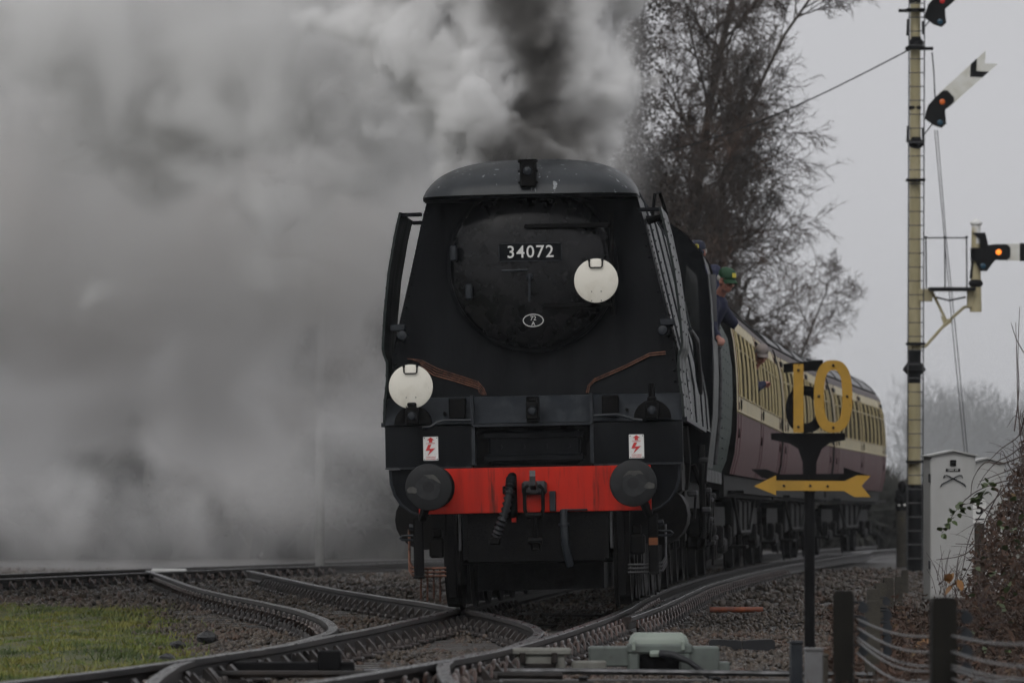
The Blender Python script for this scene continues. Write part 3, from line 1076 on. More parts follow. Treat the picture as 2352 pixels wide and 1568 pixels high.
# frames, guard irons, steps and drain pipes
b = MB()
b.box(-.60, .60, .02, .06, .40, .82)
b.box(-.56, .56, .10, 12.2, .55, 1.50)
for sg in (-1, 1):
    b.box(min(sg * .60, sg * .64), max(sg * .60, sg * .64), -.0, 12.2, .42, 1.55)
b.build('main_frame', M['sootblack'], loco)
for sg in (-1, 1):
    b = MB()
    b.prism([(-.02, .82), (.03, .82), (.05, .40), (.10, .10), (.06, .09), (.0, .40)], 'x', min(sg * .715, sg * .775), max(sg * .715, sg * .775))
    b.build('guard_iron', M['sootblack'], loco)
    b = MB()
    b.tube([(sg * .665, -.005, .82), (sg * .665, 0, .50)], .014, 8)
    b.build('stay_rod', M['steel'], loco)
    b = MB()
    b.bbox(min(sg * .985, sg * 1.075), max(sg * .985, sg * 1.075), -.02, .02, .27, .80, .012)
    b.tube([(sg * 1.0, -.0, .78), (sg * .97, -.05, .86), (sg * .93, -.02, .95)], .04, 8)
    b.bbox(min(sg * .98, sg * 1.08), max(sg * .98, sg * 1.08), -.05, .2, .265, .285, .005)
    st = b.build('front_step', M['sootblack'], loco, smooth=True, angle=30)
    b = MB()
    b.tube([(sg * 1.06, .1, .645), (sg * 1.18, .08, .64), (sg * 1.20, .08, .62), (sg * 1.18, .08, .605), (sg * 1.06, .1, .60)], .012, 6)
    b.tube([(sg * 1.06, .1, .71), (sg * 1.12, .1, .72)], .03, 6)
    b.build('step_loop', M['greyblack'], st, smooth=True)
    b = MB()
    for k in range(3):
        z = .35 - .034 * k
        b.tube([(sg * .80, .10, z), (sg * .99, .10, z), (sg * 1.10, .14, z + .01), (sg * 1.13, .2, z + .06), (sg * 1.13, .24, .7)], .0125, 6)
    for k in range(4):
        b.tube([(sg * (.86 + .055 * k), .2, .36), (sg * (.865 + .057 * k), .22, .06 + .02 * (k % 2))], .009, 5)
    b.build_split('drain_pipe', M['copper'] if sg < 0 else M['steel'], loco, smooth=True)
    b = MB()
    b.bbox(min(sg * .82, sg * .95), max(sg * .82, sg * .95), .15, .35, .44, .62, .02)
    b.bbox(min(sg * .84, sg * .92), max(sg * .84, sg * .92), .15, .3, .62, .70, .01)
    b.build('sand_valve', M['under'], loco)
tag(MB().bbox(.99, 1.07, -.028, -.018, .52, .585, .004).build('rust_patch', M['amberdirt'], loco), 'rust orange stain on the step hanger')
# bogie and coupled wheels


def wheelset(par, y, r, parts=True, xw=.75):
    for sg in (-1, 1):
        b_ = MB()
        prof = [(r * .25, -.075), (r * .93, -.075), (r * .95, -.08), (r + .028, -.075), (r + .028, -.045), (r, -.035), (r - .004, .065), (r * .9, .07), (r * .86, .04), (r * .3, .05), (r * .25, .09), (.001, .09)]
        b_.lathe([(p, h_ * sg) for p, h_ in prof], (sg * xw, y, r + 0), 'x', 36)
        tm = b_.build('wheel', M['under'], par, smooth=True, angle=35)
    MB().tube([(-xw, y, r), (xw, y, r)], .085, 12).build('axle', M['under'], par)


for y in (.55, 2.35):
    wheelset(loco, y, .46)
for y in (4.2, 6.15, 8.15):
    wheelset(loco, y, .94)
wheelset(loco, 10.7, .47)
for sg in (-1, 1):
    b = MB()
    b.tube([(sg * 1.04, .95, .78), (sg * 1.04, 1.95, .78)], .27, 20)
    b.bbox(min(sg * .8, sg * 1.26), max(sg * .8, sg * 1.26), .98, 1.92, .95, 1.35, .05)
    b.build('cylinder', M['under'], loco, smooth=True, angle=30)
    b = MB()
    b.bbox(min(sg * 1.0, sg * 1.08), max(sg * 1.0, sg * 1.08), 1.95, 3.6, .90, .96, .01)
    b.bbox(min(sg * 1.0, sg * 1.08), max(sg * 1.0, sg * 1.08), 1.95, 3.6, .62, .68, .01)
    b.bbox(min(sg * 1.0, sg * 1.06), max(sg * 1.0, sg * 1.06), 2.9, 3.15, .66, .92, .02)
    b.build_split('slide_bar', M['steel'], loco)
    b = MB()
    b.bbox(min(sg * .99, sg * 1.04), max(sg * .99, sg * 1.04), 3.0, 6.2, .70, .82, .02)
    b.bbox(min(sg * .93, sg * .97), max(sg * .93, sg * .97), 4.1, 8.3, .58, .70, .02)
    for y in (4.2, 6.15, 8.15):
        b.lathe([(.12, -.06), (.12, .06)], (sg * .96, y, .64), 'x', 16)
    b.build_split('coupling_rod', M['steel'], loco)
    b = MB()
    b.tube([(sg * 1.22, 1.2, 1.55), (sg * 1.24, 1.25, 1.2), (sg * 1.22, 2.6, 1.05), (sg * 1.2, 3.5, 1.3)], .03, 6)
    b.tube([(sg * 1.22, 3.2, 1.6), (sg * 1.24, 3.25, 1.3), (sg * 1.2, 3.9, 1.05)], .05, 8)
    b.tube([(sg * 1.25, 8.9, 1.5), (sg * 1.25, 8.9, .55), (sg * 1.2, 9.6, .45), (sg * 1.2, 10.2, .6)], .035, 8)
    b.tube([(sg * 1.15, 9.2, 1.3), (sg * 1.3, 9.3, .9), (sg * 1.28, 10.3, .75), (sg * 1.2, 11.6, .75)], .03, 8)
    b.bbox(min(sg * 1.05, sg * 1.3), max(sg * 1.05, sg * 1.3), 9.6, 9.9, .55, .85, .04)
    b.ball((sg * 1.26, 10.4, .62), .1, 10, 6)
    b.build_split('injector_pipe', M['under'], loco, smooth=True)
    b = MB()
    for k, (y, z) in enumerate(((9.1, 1.0), (9.5, .7), (10.0, .9), (10.5, .45), (11.0, .95), (11.6, .5), (8.6, .8), (3.4, .95), (7.9, 1.3))):
        b.bbox(min(sg * 1.24, sg * 1.34), max(sg * 1.24, sg * 1.34), y, y + .12, z, z + .06, .015)
        b.tube([(sg * 1.32, y + .06, z), (sg * 1.30, y + .2, z - .2)], .014, 6)
    tag(b.build('pipe_union', M['steel'], loco), kind='stuff')
# cab
CAB = [(0, 4.0), (.6, 3.975), (.9, 3.89), (1.1, 3.74), (1.26, 3.53), (1.315, 3.32), (1.34, 3.0), (1.35, 2.66), (1.36, 2.3), (1.34, 1.85), (1.27, 1.28)]
b = MB()
roofpart = CAB[:6]
b.loft([ring(roofpart, 10.4), ring(roofpart, 12.95)])
b.build('cab_roof', M['black'], loco, smooth=True, angle=40)
b = MB()
b.tube(ring(CAB[:7], 12.95), .03, 6)
b.tube([(1.24, 10.4, 3.55), (1.24, 12.9, 3.55)], .02, 6)
b.build('roof_edge', M['sootblack'], loco, smooth=True)
for sg in (-1, 1):
    b = MB()
    low = CAB[7:]
    b.loft([[(sg * x, y, z) for x, z in low] for y in (10.42, 12.92)])
    mid_ = CAB[5:8]
    b.loft([[(sg * x, y, z) for x, z in mid_] for y in (10.42, 11.35)])
    b.loft([[(sg * x, y, z) for x, z in mid_] for y in (12.78, 12.92)])
    b.build('cab_side', M['green'], loco, smooth=True)
    b = MB()
    b.loft([[(sg * (x - .01), y, z) for x, z in mid_] for y in (10.7, 11.15)])
    b.build('cab_window', M['glass'], loco)
    b = MB()
    b.tube([(sg * 1.29, 12.96, 1.33), (sg * 1.355, 12.96, 1.9), (sg * 1.37, 12.96, 2.3), (sg * 1.345, 12.96, 2.98)], .026, 8)
    for z in np.arange(1.4, 2.9, .11):
        b.ball((sg * 1.38, 12.93, z), .010, 6, 4)
    b.build('cab_handrail', M['steel'], loco, smooth=True)
    b = MB()
    b.box(min(sg * 1.26, sg * 1.385), max(sg * 1.26, sg * 1.38), 11.38, 11.392, 2.85, 3.36)
    b.build('wind_screen', M['screen'], loco)
b = MB()
cabp = [(x, z) for x, z in CAB] 
b.prism([(x - .01, z - .005) for x, z in reversed(cabp)] + [(-x + .01, z - .005) for x, z in cabp[1:]], 'y', 10.38, 10.42)
b.build('cab_front', M['black'], loco)
for sg in (-1, 1):
    MB().prism([(sg * 1.03, 2.75), (sg * 1.22, 2.72), (sg * 1.20, 3.3), (sg * 1.09, 3.42)], 'y', 10.365, 10.378).build('front_window', M['glass'], loco)
MB().box(-1.22, 1.22, 10.42, 13.0, 1.50, 1.58).build('cab_floor', M['sootblack'], loco)
MB().box(-.56, .56, .75, 12.0, .14, .56).build('under_blocker', M['sootblack'], loco)  # long box added to block light passing under the engine
bpy.context.view_layer.update()

# headcode discs hung on the lamp irons
LM = loco.matrix_world.copy()


def disc(x, y, z, label):
    o = thing('headcode_disc', label, 'disc', LM @ Vector((x, y, z)), loco.rotation_euler.copy(), 'white headcode discs on the locomotive front')
    b_ = MB()
    b_.lathe([(.001, -.014), (.185, -.014), (.193, -.010), (.193, .0), (.001, .0)], (0, 0, 0), 'y', 56)
    b_.build('plate', M['disc'], o, smooth=True, angle=30)
    b_ = MB()
    b_.tube([(-.058, -.018, .185), (-.058, -.03, .172), (-.056, -.03, .125), (-.045, -.03, .113), (.045, -.03, .113), (.056, -.03, .125), (.058, -.03, .172), (.058, -.018, .185)], .0065, 6)
    for sx in (-.058, .058):
        b_.ball((sx, -.018, .178), .012, 8, 5)
    b_.build('handle', M['sootblack'], o, smooth=True)
    for sx, sz in ((-.042, -.095), (.042, -.095), (-.042, -.175), (.042, -.175)):
        MB().lathe([(.006, -.012), (.004, -.018)], (sx, 0, sz), 'y', 6).build('rivet', M['sootblack'], o)
    b_ = MB()
    b_.bbox(-.03, .03, 0, .05, -.21, -.06, .005)
    b_.build('socket', M['sootblack'], o)
    return o


disc(.575, -.06, 2.84, 'round white headcode disc beside the number plate')
disc(-1.062, -.14, 1.945, 'round white headcode disc low above the buffer, under the copper pipes')

# ------------------------------------------------------------------ tender
tr = thing('tender', 'grey green riveted tender coupled behind the locomotive cab', 'tender', (train_x(13.3), 63.3, 0.03), (0, -.012, -heading(16.8)))
TS = [(1.22, 1.24), (1.31, 1.45), (1.375, 1.8), (1.40, 2.2), (1.395, 2.6), (1.345, 2.95), (1.26, 3.12), (1.12, 3.2), (1.05, 3.16)]
for sg in (-1, 1):
    b = MB()
    b.loft([[(sg * x, y, z) for x, z in TS] for y in (0, 2.3, 2.31, 4.6, 4.61, 6.9)])
    b.loft([[(sg * (x - .03), y, z) for x, z in TS] for y in (0, 6.9)])
    b.loft([[(sg * x, 0, z) for x, z in TS], [(sg * (x - .03), 0, z) for x, z in TS]])
    side = b.build('tank_side', M['tgreen'], tr, smooth=True, angle=40)
    b = MB()
    for y in (.06, 1.2, 2.35, 3.5, 4.55, 5.7, 6.8):
        for (x0, z0), (x1, z1) in zip(TS, TS[1:6]):
            for t in (0, .33, .66):
                b.lathe([(.012, 0), (.008, .006), (.001, .008)], axis='x', n=5, M=Matrix.Translation((sg * (x0 + (x1 - x0) * t), y, z0 + (z1 - z0) * t)) @ Matrix.Diagonal((sg, 1, 1, 1)))
    tag(b.build('rivets', M['tgreen'], side), kind='stuff')
    MB().tube([(sg * 1.33, -.07, 1.35), (sg * 1.345, -.07, 2.2), (sg * 1.30, -.07, 2.85)], .02, 8).build('handrail', M['steel'], tr, smooth=True)
b = MB()
b.box(-1.2, 1.2, 0, .04, 1.3, 2.9)
b.box(-1.2, 1.2, 6.86, 6.9, 1.3, 3.0)
b.box(-1.25, 1.25, 0, 6.9, 1.16, 1.3)
b.box(-1.15, 1.15, 1.8, 6.86, 2.5, 2.56)
b.build('tank', M['black'], tr)
b = MB()
for k in range(160):
    x, y = random.uniform(-1, 1), random.uniform(1.9, 5.5)
    b.ball((x, y, 2.6 + .25 * (1 - x * x) * math.sin((y - 1.8) * .8) + random.uniform(0, .08)), random.uniform(.07, .16), 5, 4)
tag(b.build('coal', M['coal'], tr), kind='stuff')
b = MB()
for sg in (-1, 1):
    b.box(min(sg * .95, sg * 1.0), max(sg * .95, sg * 1.0), .3, 6.6, .5, 1.16)
    for y in (1.2, 3.3, 5.4):
        b.bbox(min(sg * .98, sg * 1.15), max(sg * .98, sg * 1.15), y - .2, y + .2, .4, .75, .03)
b.build('tender_frame', M['under'], tr)
for y in (1.2, 3.3, 5.4):
    wheelset(tr, y, .55)

# ------------------------------------------------------------------ coaches
LEN = 17.98
CS = [(1.31, 1.30), (1.375, 1.55), (1.405, 1.85), (1.41, 2.07)]
CU = [(1.41, 2.07), (1.408, 2.35), (1.395, 2.65), (1.365, 2.95), (1.325, 3.15), (1.29, 3.27)]


def cux(z):
    for (x0, z0), (x1, z1) in zip(CU, CU[1:]):
        if z0 <= z <= z1:
            return x0 + (x1 - x0) * (z - z0) / (z1 - z0)
    return 1.29


WIN = []
y = .45
pat = [.60, 1.05, 1.05, .98, .98, 1.05, .60, 1.05, 1.05, .98, .98, 1.05, .60]
for i, wd_ in enumerate(pat):
    WIN.append((y, y + wd_, wd_ == .60))
    y += wd_ + .30
scale_y = (LEN - .45) / (y - .30)
WIN = [(a * scale_y, c * scale_y, d) for a, c, d in WIN]
Z0, Z1 = 2.28, 3.10


def quadstrip(b, sg, y0, y1, zs, dx=0.0, mi=0):
    b.loft([[(sg * (cux(z) + dx), yv, z) for z in zs] for yv in (y0, y1)], mi)


def make_coach():
    root = thing('passenger_coach', 'coach', 'coach')
    # body sides
    for sg in (-1, 1):
        b = MB()
        b.loft([[(sg * x, yv, z) for x, z in CS] for yv in (0, LEN)])
        b.build('lower_side', M['maroon'], root, smooth=True)
        b = MB()
        quadstrip(b, sg, 0, LEN, [2.07, 2.2, Z0])
        quadstrip(b, sg, 0, LEN, [Z1, 3.15, 3.27])
        edges = [0] + [v for a, c, d in WIN for v in (a, c)] + [LEN]
        zz = [Z0, 2.45, 2.65, 2.8, 2.95, Z1]
        for k in range(0, len(edges), 2):
            quadstrip(b, sg, edges[k], edges[k + 1], zz)
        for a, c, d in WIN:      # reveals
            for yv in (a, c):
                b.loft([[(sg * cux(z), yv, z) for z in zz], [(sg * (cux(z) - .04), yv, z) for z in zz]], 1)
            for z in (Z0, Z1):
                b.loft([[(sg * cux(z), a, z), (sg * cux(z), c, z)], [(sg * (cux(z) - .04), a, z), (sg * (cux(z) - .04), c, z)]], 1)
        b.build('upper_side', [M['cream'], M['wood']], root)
        for a, c, d in WIN:
            b = MB()
            b.loft([[(sg * (cux(z) - .036), yv, z) for z in zz] for yv in (a, c)])
            wn = b.build('window', M['glass'], root)
            b = MB()
            for yv in (a, c):
                b.tube([(sg * (cux(z) + .004), yv, z) for z in zz], .013, 4)
            for z in (Z0, 2.88, Z1):
                b.tube([(sg * (cux(z) + .003), a, z), (sg * (cux(z) + .003), c, z)], .014, 4)
            b.build('window_frame', M['cream'], wn)
            if d:
                b = MB()
                b.bbox(min(sg * 1.40, sg * 1.43), max(sg * 1.40, sg * 1.43), c + .03, c + .09, 2.12, 2.24, .008)
                b.bbox(min(sg * 1.39, sg * 1.425), max(sg * 1.39, sg * 1.425), a - .06, a + .02, 1.75, 1.87, .008)
                b.bbox(min(sg * 1.39, sg * 1.425), max(sg * 1.39, sg * 1.425), a - .06, a + .02, 2.1, 2.2, .008)
                b.bbox(min(sg * 1.31, sg * 1.35), max(sg * 1.31, sg * 1.35), a + .05, c - .05, 3.12, 3.2, .008)
                b.build_split('door_fitting', M['under'], root)
                b = MB()
                for yv in (a - .07, c + .07):
                    b.tube([(sg * (x + .001), yv, z) for x, z in CS + CU[1:]], .008, 4)
                b.build_split('door_seam', M['maroon'], root)
        b = MB()
        b.tube([(sg * 1.415, 0, 2.075), (sg * 1.415, LEN, 2.075)], .016, 4)
        b.build('waist_moulding', M['cream'], root)
        b = MB()
        b.loft([[(sg * 1.292, yv, 3.272), (sg * 1.26, yv, 3.36), (sg * 1.17, yv, 3.44)] for yv in (0, LEN)])
        b.build('eaves_panel', M['eaves'], root)
        b = MB()
        b.tube([(sg * 1.175, -.02, 3.45), (sg * 1.175, LEN + .02, 3.45)], .022, 6)
        b.build('gutter', M['under'], root)
    half = [(0, 3.92), (.35, 3.90), (.65, 3.83), (.9, 3.71), (1.07, 3.57), (1.165, 3.45)]
    b = MB()
    b.loft([ring(half, yv) for yv in (-.03, LEN + .03)])
    rf = b.build('roof', M['roof'], root, smooth=True)
    b = MB()
    for yv in (0, 4.5, 9, 13.5, LEN):
        b.tube(ring([(x + .004, z + .004) for x, z in half], yv), .016, 5)
    b.build_split('roof_seam', M['under'], rf)
    b = MB()
    for i in range(7):
        b.lathe([(.1, 3.88), (.12, 3.95), (.10, 4.0), (.001, 4.02)], (.28 if i % 2 else -.3, 1.5 + i * 2.5, 0), 'z', 12)
    b.build_split('roof_ventilator', M['roof'], rf, smooth=True)
    # ends
    endp = [(x, z) for x, z in CS + CU[1:]] + [(1.17, 3.44)] + [(x, z - .01) for x, z in reversed(half[:-1])]
    poly = endp + [(-x, z) for x, z in reversed(endp[:-1])]
    for yv in (0, LEN):
        MB().prism(poly, 'y', yv - .01, yv + .01).build('end_panel', M['under'], root)
    for s_, yv in ((-1, -.02), (1, LEN + .02)):
        b = MB()
        y2 = yv + s_ * .28
        b.bbox(-.5, .5, min(yv, y2), max(yv, y2), 1.25, 3.3, .04)
        for x in (-.87, .87):
            b.lathe([(.09, yv), (.09, yv + s_ * .3), (.2, yv + s_ * .3), (.2, yv + s_ * .33)] if s_ > 0 else [(.2, yv - .33), (.2, yv - .3), (.09, yv - .3), (.09, yv)], (x, 0, 1.05), 'y', 16)
        b.build('gangway', M['under'], root)
    # underframe
    b = MB()
    for sg in (-1, 1):
        b.box(min(sg * 1.18, sg * 1.24), max(sg * 1.18, sg * 1.24), 0, LEN, 1.02, 1.298)
        b.box(min(sg * 1.25, sg * 1.45), max(sg * 1.25, sg * 1.45), 1.0, LEN - 1, 1.06, 1.10)
        b.tube([(sg * 1.15, 5, 1.05), (sg * 1.15, 7.2, .55), (sg * 1.15, 10.8, .55), (sg * 1.15, 13, 1.05)], .035, 6)
        for yv in (5.6, 7.6, 9.3, 11):
            b.bbox(min(sg * .7, sg * 1.14), max(sg * .7, sg * 1.14), yv, yv + 1.0, .5, 1.0, .03)
    b.box(-1.18, 1.18, 0, LEN, 1.1, 1.29)
    b.build('underframe', M['under'], root)
    for yb in (3.0, LEN - 3.0):
        b = MB()
        for sg in (-1, 1):
            b.prism([(yb - 1.7, .75), (yb - 1.55, .9), (yb + 1.55, .9), (yb + 1.7, .75), (yb + 1.45, .45), (yb + 1.0, .45), (yb + .8, .62), (yb - .8, .62), (yb - 1.0, .45), (yb - 1.45, .45)], 'x', min(sg * .98, sg * 1.06), max(sg * .98, sg * 1.06))
            for yv in (yb - 1.22, yb + 1.22):
                b.bbox(min(sg * 1.02, sg * 1.16), max(sg * 1.02, sg * 1.16), yv - .16, yv + .16, .38, .66, .03)
            b.bbox(min(sg * 1.03, sg * 1.14), max(sg * 1.03, sg * 1.14), yb - .5, yb + .5, .3, .5, .03)
            b.bbox(min(sg * 1.2, sg * 1.42), max(sg * 1.2, sg * 1.42), yb - .4, yb + .4, .36, .40, .01)
        b.box(-.9, .9, yb - .3, yb + .3, .5, .85)
        b.build('bogie_frame', M['under'], root)
        for yv in (yb - 1.22, yb + 1.22):
            wheelset(root, yv, .46)
    return root


c1 = make_coach()
s0 = 20.75
clabels = ['crimson and cream coach coupled next to the tender', 'crimson and cream coach in the middle of the train, behind the yellow 10',
           'last crimson and cream coach at the tail of the train']
coaches = []
for k in range(3):
    c = c1 if k == 0 else copy_tree(c1)
    sN = s0 + k * 18.65
    dX = train_x(sN + LEN) - train_x(sN)
    c.location = (train_x(sN), 50 + sN, .03)
    c.rotation_euler = (0, -.006, -math.atan(dX / LEN))
    tag(c, clabels[k], 'coach', 'coaches of the passenger train')
    coaches.append(c)


# ------------------------------------------------------------------ people
def bake(b_, name, mt, parent, voxel, smooth_it=4):
    me = b_.mesh('tmp', mt)
    o = bpy.data.objects.new('tmp', me)
    C.objects.link(o)
    r = o.modifiers.new('r', 'REMESH')
    r.mode = 'VOXEL'
    r.voxel_size = voxel
    r.use_smooth_shade = True
    s = o.modifiers.new('s', 'SMOOTH')
    s.factor = .5
    s.iterations = smooth_it
    dg = bpy.context.evaluated_depsgraph_get()
    m2 = bpy.data.meshes.new_from_object(o.evaluated_get(dg))
    bpy.data.objects.remove(o)
    bpy.data.meshes.remove(me)
    m2.name = name
    m2.materials.clear()
    m2.materials.append(mt)
    return link(name, m2, parent)


def limb(b_, pts, rr):
    P_ = [Vector(p) for p in pts]
    for i in range(len(P_) - 1):
        for t in np.linspace(0, 1, 7):
            b_.ball(tuple(P_[i].lerp(P_[i + 1], t)), rr[i] + (rr[i + 1] - rr[i]) * t, 10, 7)


def person(label, root_loc, root_rot, head, face, neck, sh, el, wr, pelvis, kn, an, cap_mat, badge=None, glasses=False, brim=True, group=None, jacket=None, grip=None):
    root = thing('person', label, 'person', root_loc, root_rot, group)
    f = Vector(face).normalized()
    q = f.to_track_quat('-Y', 'Z').to_matrix().to_4x4()
    HM = Matrix.Translation(head) @ q
    b_ = MB()
    # head
    b_.ball((0, .012, .02), (.074, .094, .10), 20, 14, M=HM)
    b_.ball((0, -.018, -.05), (.058, .066, .068), 16, 10, M=HM)
    b_.ball((0, -.05, -.092), (.026, .024, .02), 10, 8, M=HM)
    b_.tube([(0, -.085, .012), (0, -.108, -.022), (0, -.088, -.034)], [.011, .017, .012], 8, M=HM)
    for s in (-1, 1):
        b_.ball((s * .078, .012, -.01), (.012, .022, .033), 8, 6, M=HM)
        b_.ball((s * .042, -.056, -.022), (.028, .022, .025), 10, 8, M=HM)
        b_.ball((s * .03, -.076, .028), (.026, .012, .010), 8, 6, M=HM)
    b_.ball((0, -.078, -.058), (.025, .010, .007), 8, 6, M=HM)
    limb(b_, [HM @ Vector((0, .02, -.07)), neck], [.055, .062])
    # trunk and limbs
    mids = (Vector(sh[0]) + Vector(sh[1])) / 2
    limb(b_, [neck, mids, (mids + Vector(pelvis)) / 2, pelvis], [.062, .12, .125, .13])
    limb(b_, [sh[0], sh[1]], [.075, .075])
    for k in range(2):
        limb(b_, [sh[k], el[k], wr[k]], [.062, .046, .03])
        d = (Vector(wr[k]) - Vector(el[k])).normalized()
        hq = d.to_track_quat('-Z', 'Y').to_matrix().to_4x4()
        HH = Matrix.Translation(wr[k]) @ hq
        b_.ball((0, 0, -.045), (.042, .02, .048), 12, 8, M=HH)
        for j, (fx, L1) in enumerate(((-.030, .07), (-.010, .08), (.010, .076), (.029, .06))):
            b_.tube([(fx, 0, -.08), (fx * 1.05, -.012, -.08 - L1 * .45), (fx, -.045, -.08 - L1 * .55), (fx, -.06, -.085 - L1 * .2)], [.0105, .010, .0095, .008], 8, M=HH)
        b_.tube([(-.035, 0, -.035), (-.058, -.02, -.06), (-.052, -.04, -.085)], [.013, .012, .009], 8, M=HH)
    for k in range(2):
        hip = Vector(pelvis) + Vector(((-.09, .09)[k], 0, -.05))
        limb(b_, [hip, kn[k], an[k]], [.085, .06, .04])
        b_.ball((an[k][0], an[k][1] - .06, an[k][2] - .03), (.045, .13, .045), 10, 6)
    bake(b_, 'body', M['skin'], root, .0095, 2)
    # clothes
    b_ = MB()
    limb(b_, [Vector(neck).lerp(mids, .45), mids, (mids + Vector(pelvis)) / 2, pelvis], [.085, .148, .152, .158])
    limb(b_, [sh[0], sh[1]], [.098, .098])
    for k in range(2):
        limb(b_, [sh[k], el[k], Vector(el[k]).lerp(Vector(wr[k]), .86)], [.088, .070, .052])
    bake(b_, 'jacket', jacket or M['navy'], root, .015, 3)
    b_ = MB()
    for k in range(2):
        hip = Vector(pelvis) + Vector(((-.09, .09)[k], 0, -.05))
        limb(b_, [hip, kn[k], Vector(kn[k]).lerp(Vector(an[k]), .93)], [.115, .085, .07])
    bake(b_, 'trousers', M['navy'], root, .02, 2)
    # cap
    b_ = MB()
    prof = [(.099, .045), (.103, .06), (.100, .09), (.085, .122), (.055, .142), (.001, .15)]
    b_.lathe(prof, (0, 0, 0), 'z', 22, M=HM @ Matrix.Translation((0, .012, 0)) @ Matrix.Diagonal((.88, 1.08, 1, 1)))
    if brim:
        rows_ = []
        for t in (0, .5, 1):
            rows_.append([(.086 * math.sin(a) * (1 - .08 * t), -.085 * math.cos(a) - .075 * t * math.cos(a * .9), .052 - .018 * t - .022 * (a / 1.2) ** 2 * (1 + t * .5)) for a in np.linspace(-1.25, 1.25, 13)])
        b_.loft(rows_, M=HM)
        b_.loft([[(x, y_, z - .006) for x, y_, z in r] for r in rows_], M=HM)
        b_.loft([rows_[-1], [(x, y_, z - .006) for x, y_, z in rows_[-1]]], M=HM)
    cp = b_.build('cap', cap_mat, root, smooth=True, angle=60)
    if badge == 'round':
        MB().tube([(.024 * math.cos(a), -.104 + .012 * math.sin(a), .088 + .024 * math.sin(a)) for a in np.linspace(0, 2 * math.pi, 16)[:-1]], .005, 5, closed=True, M=HM).build('badge', M['badge'], cp)
        MB().tube([(-.013, -.112, .082), (-.006, -.108, .094), (0, -.110, .086), (.006, -.108, .094), (.013, -.112, .082)], .004, 5, M=HM).build('badge_mark', M['badge'], cp)
    elif badge == 'square':
        MB().add([(-.03, -.1005, .078), (.03, -.1005, .078), (.027, -.082, .122), (-.027, -.082, .122), (0, -.112, .078), (0, -.091, .124)], [(0, 4, 5, 3), (4, 1, 2, 5)], M=HM @ Matrix.Translation((0, -.006, .002))).build('badge', M['badge'], cp)
    b_ = MB()
    b_.lathe([(.082, -.035), (.086, .0), (.090, .045)], (0, .022, 0), 'z', 18, M=HM @ Matrix.Diagonal((.93, .98, 1, 1)))
    b_.v = [v for v in b_.v]
    hr = MB()
    for (vs_) in ([0],):
        for a0 in np.linspace(.15, math.pi - .15, 12):
            x, y_ = .083 * math.cos(a0), .022 + .088 * math.sin(a0)
            hr.ball((x, y_, .018), (.017, .017, .034), 6, 5, M=HM)
    hr.build('hair', M['hair'], root, smooth=True)
    if glasses:
        g_ = MB()
        for s in (-1, 1):
            g_.tube([(s * .034 + .022 * math.cos(a), -.092, .012 + .016 * math.sin(a)) for a in np.linspace(0, 2 * math.pi, 12)[:-1]], .0028, 5, closed=True, M=HM)
            g_.tube([(s * .056, -.09, .014), (s * .083, .0, .016)], .0028, 5, M=HM)
        g_.tube([(-.013, -.094, .014), (.013, -.094, .014)], .0028, 5, M=HM)
        g_.build('glasses', M['sootblack'], root)
    return root


EZ = loco.rotation_euler.copy()
person('person in green cap, glasses and navy jacket leaning out of the cab', LM @ Vector((1.18, 12.1, 1.55)), EZ,
       head=(.30, -.10, 1.755), face=(.62, -.70, -.36), neck=(.21, .02, 1.60), sh=((.20, .22, 1.50), (.13, -.16, 1.50)),
       el=((.34, .50, 1.33), (.13, -.25, 1.22)), wr=((.165, .785, 1.45), (.2, -.45, 1.14)), pelvis=(-.15, .08, .92),
       kn=((-.24, .02, .48), (-.06, .1, .48)), an=((-.24, .05, .08), (-.06, .13, .08)), cap_mat=M['capgreen'], badge='square', glasses=True)
ML = tr.matrix_world.copy() if False else None
bpy.context.view_layer.update()
TMW = tr.matrix_world.copy()
person('person in navy cap with round yellow badge showing above the cab roof', TMW @ Vector((1.10, 2.6, 2.25)), tr.rotation_euler.copy(),
       head=(.02, -.12, 1.55), face=(-.12, -1, -.18), neck=(.02, -.06, 1.40), sh=((-.19, 0, 1.33), (.20, 0, 1.33)),
       el=((-.27, -.05, 1.06), (.27, -.05, 1.06)), wr=((-.22, -.26, .95), (.22, -.26, .95)), pelvis=(0, .05, .86),
       kn=((-.1, .02, .46), (.1, .02, .46)), an=((-.1, .06, .07), (.1, .06, .07)), cap_mat=M['capnavy'], badge='round')
CW = coaches[0].matrix_world.copy()
person('person in pale flat cap leaning out of a coach window', CW @ Vector((1.15, 8.25, 1.42)), coaches[0].rotation_euler.copy(),
       head=(.29, -.10, 1.58), face=(.3, -.85, -.45), neck=(.20, 0, 1.45), sh=((.08, .2, 1.36), (.08, -.2, 1.36)),
       el=((.20, .3, 1.14), (.22, -.3, 1.12)), wr=((.30, .1, 1.17), (.32, -.12, 1.18)), pelvis=(-.1, 0, .86),
       kn=((-.15, .1, .46), (-.15, -.1, .46)), an=((-.15, .1, .07), (-.15, -.1, .07)), cap_mat=M['greycloth'])

# ------------------------------------------------------------------ tall bracket signal
SY = 108.0
KS = F / SY
sig = thing('semaphore_signal', 'tall cream semaphore signal post with ladder, bracket and raised white arm', 'signal', P(2100, 1180, SY) - Vector((0, 0, H)))


def S(x, y, d=0.0):
    return ((x - 2100) / KS, d, H + (1180 - y) / KS)


def sz(y):
    return H + (1180 - y) / KS


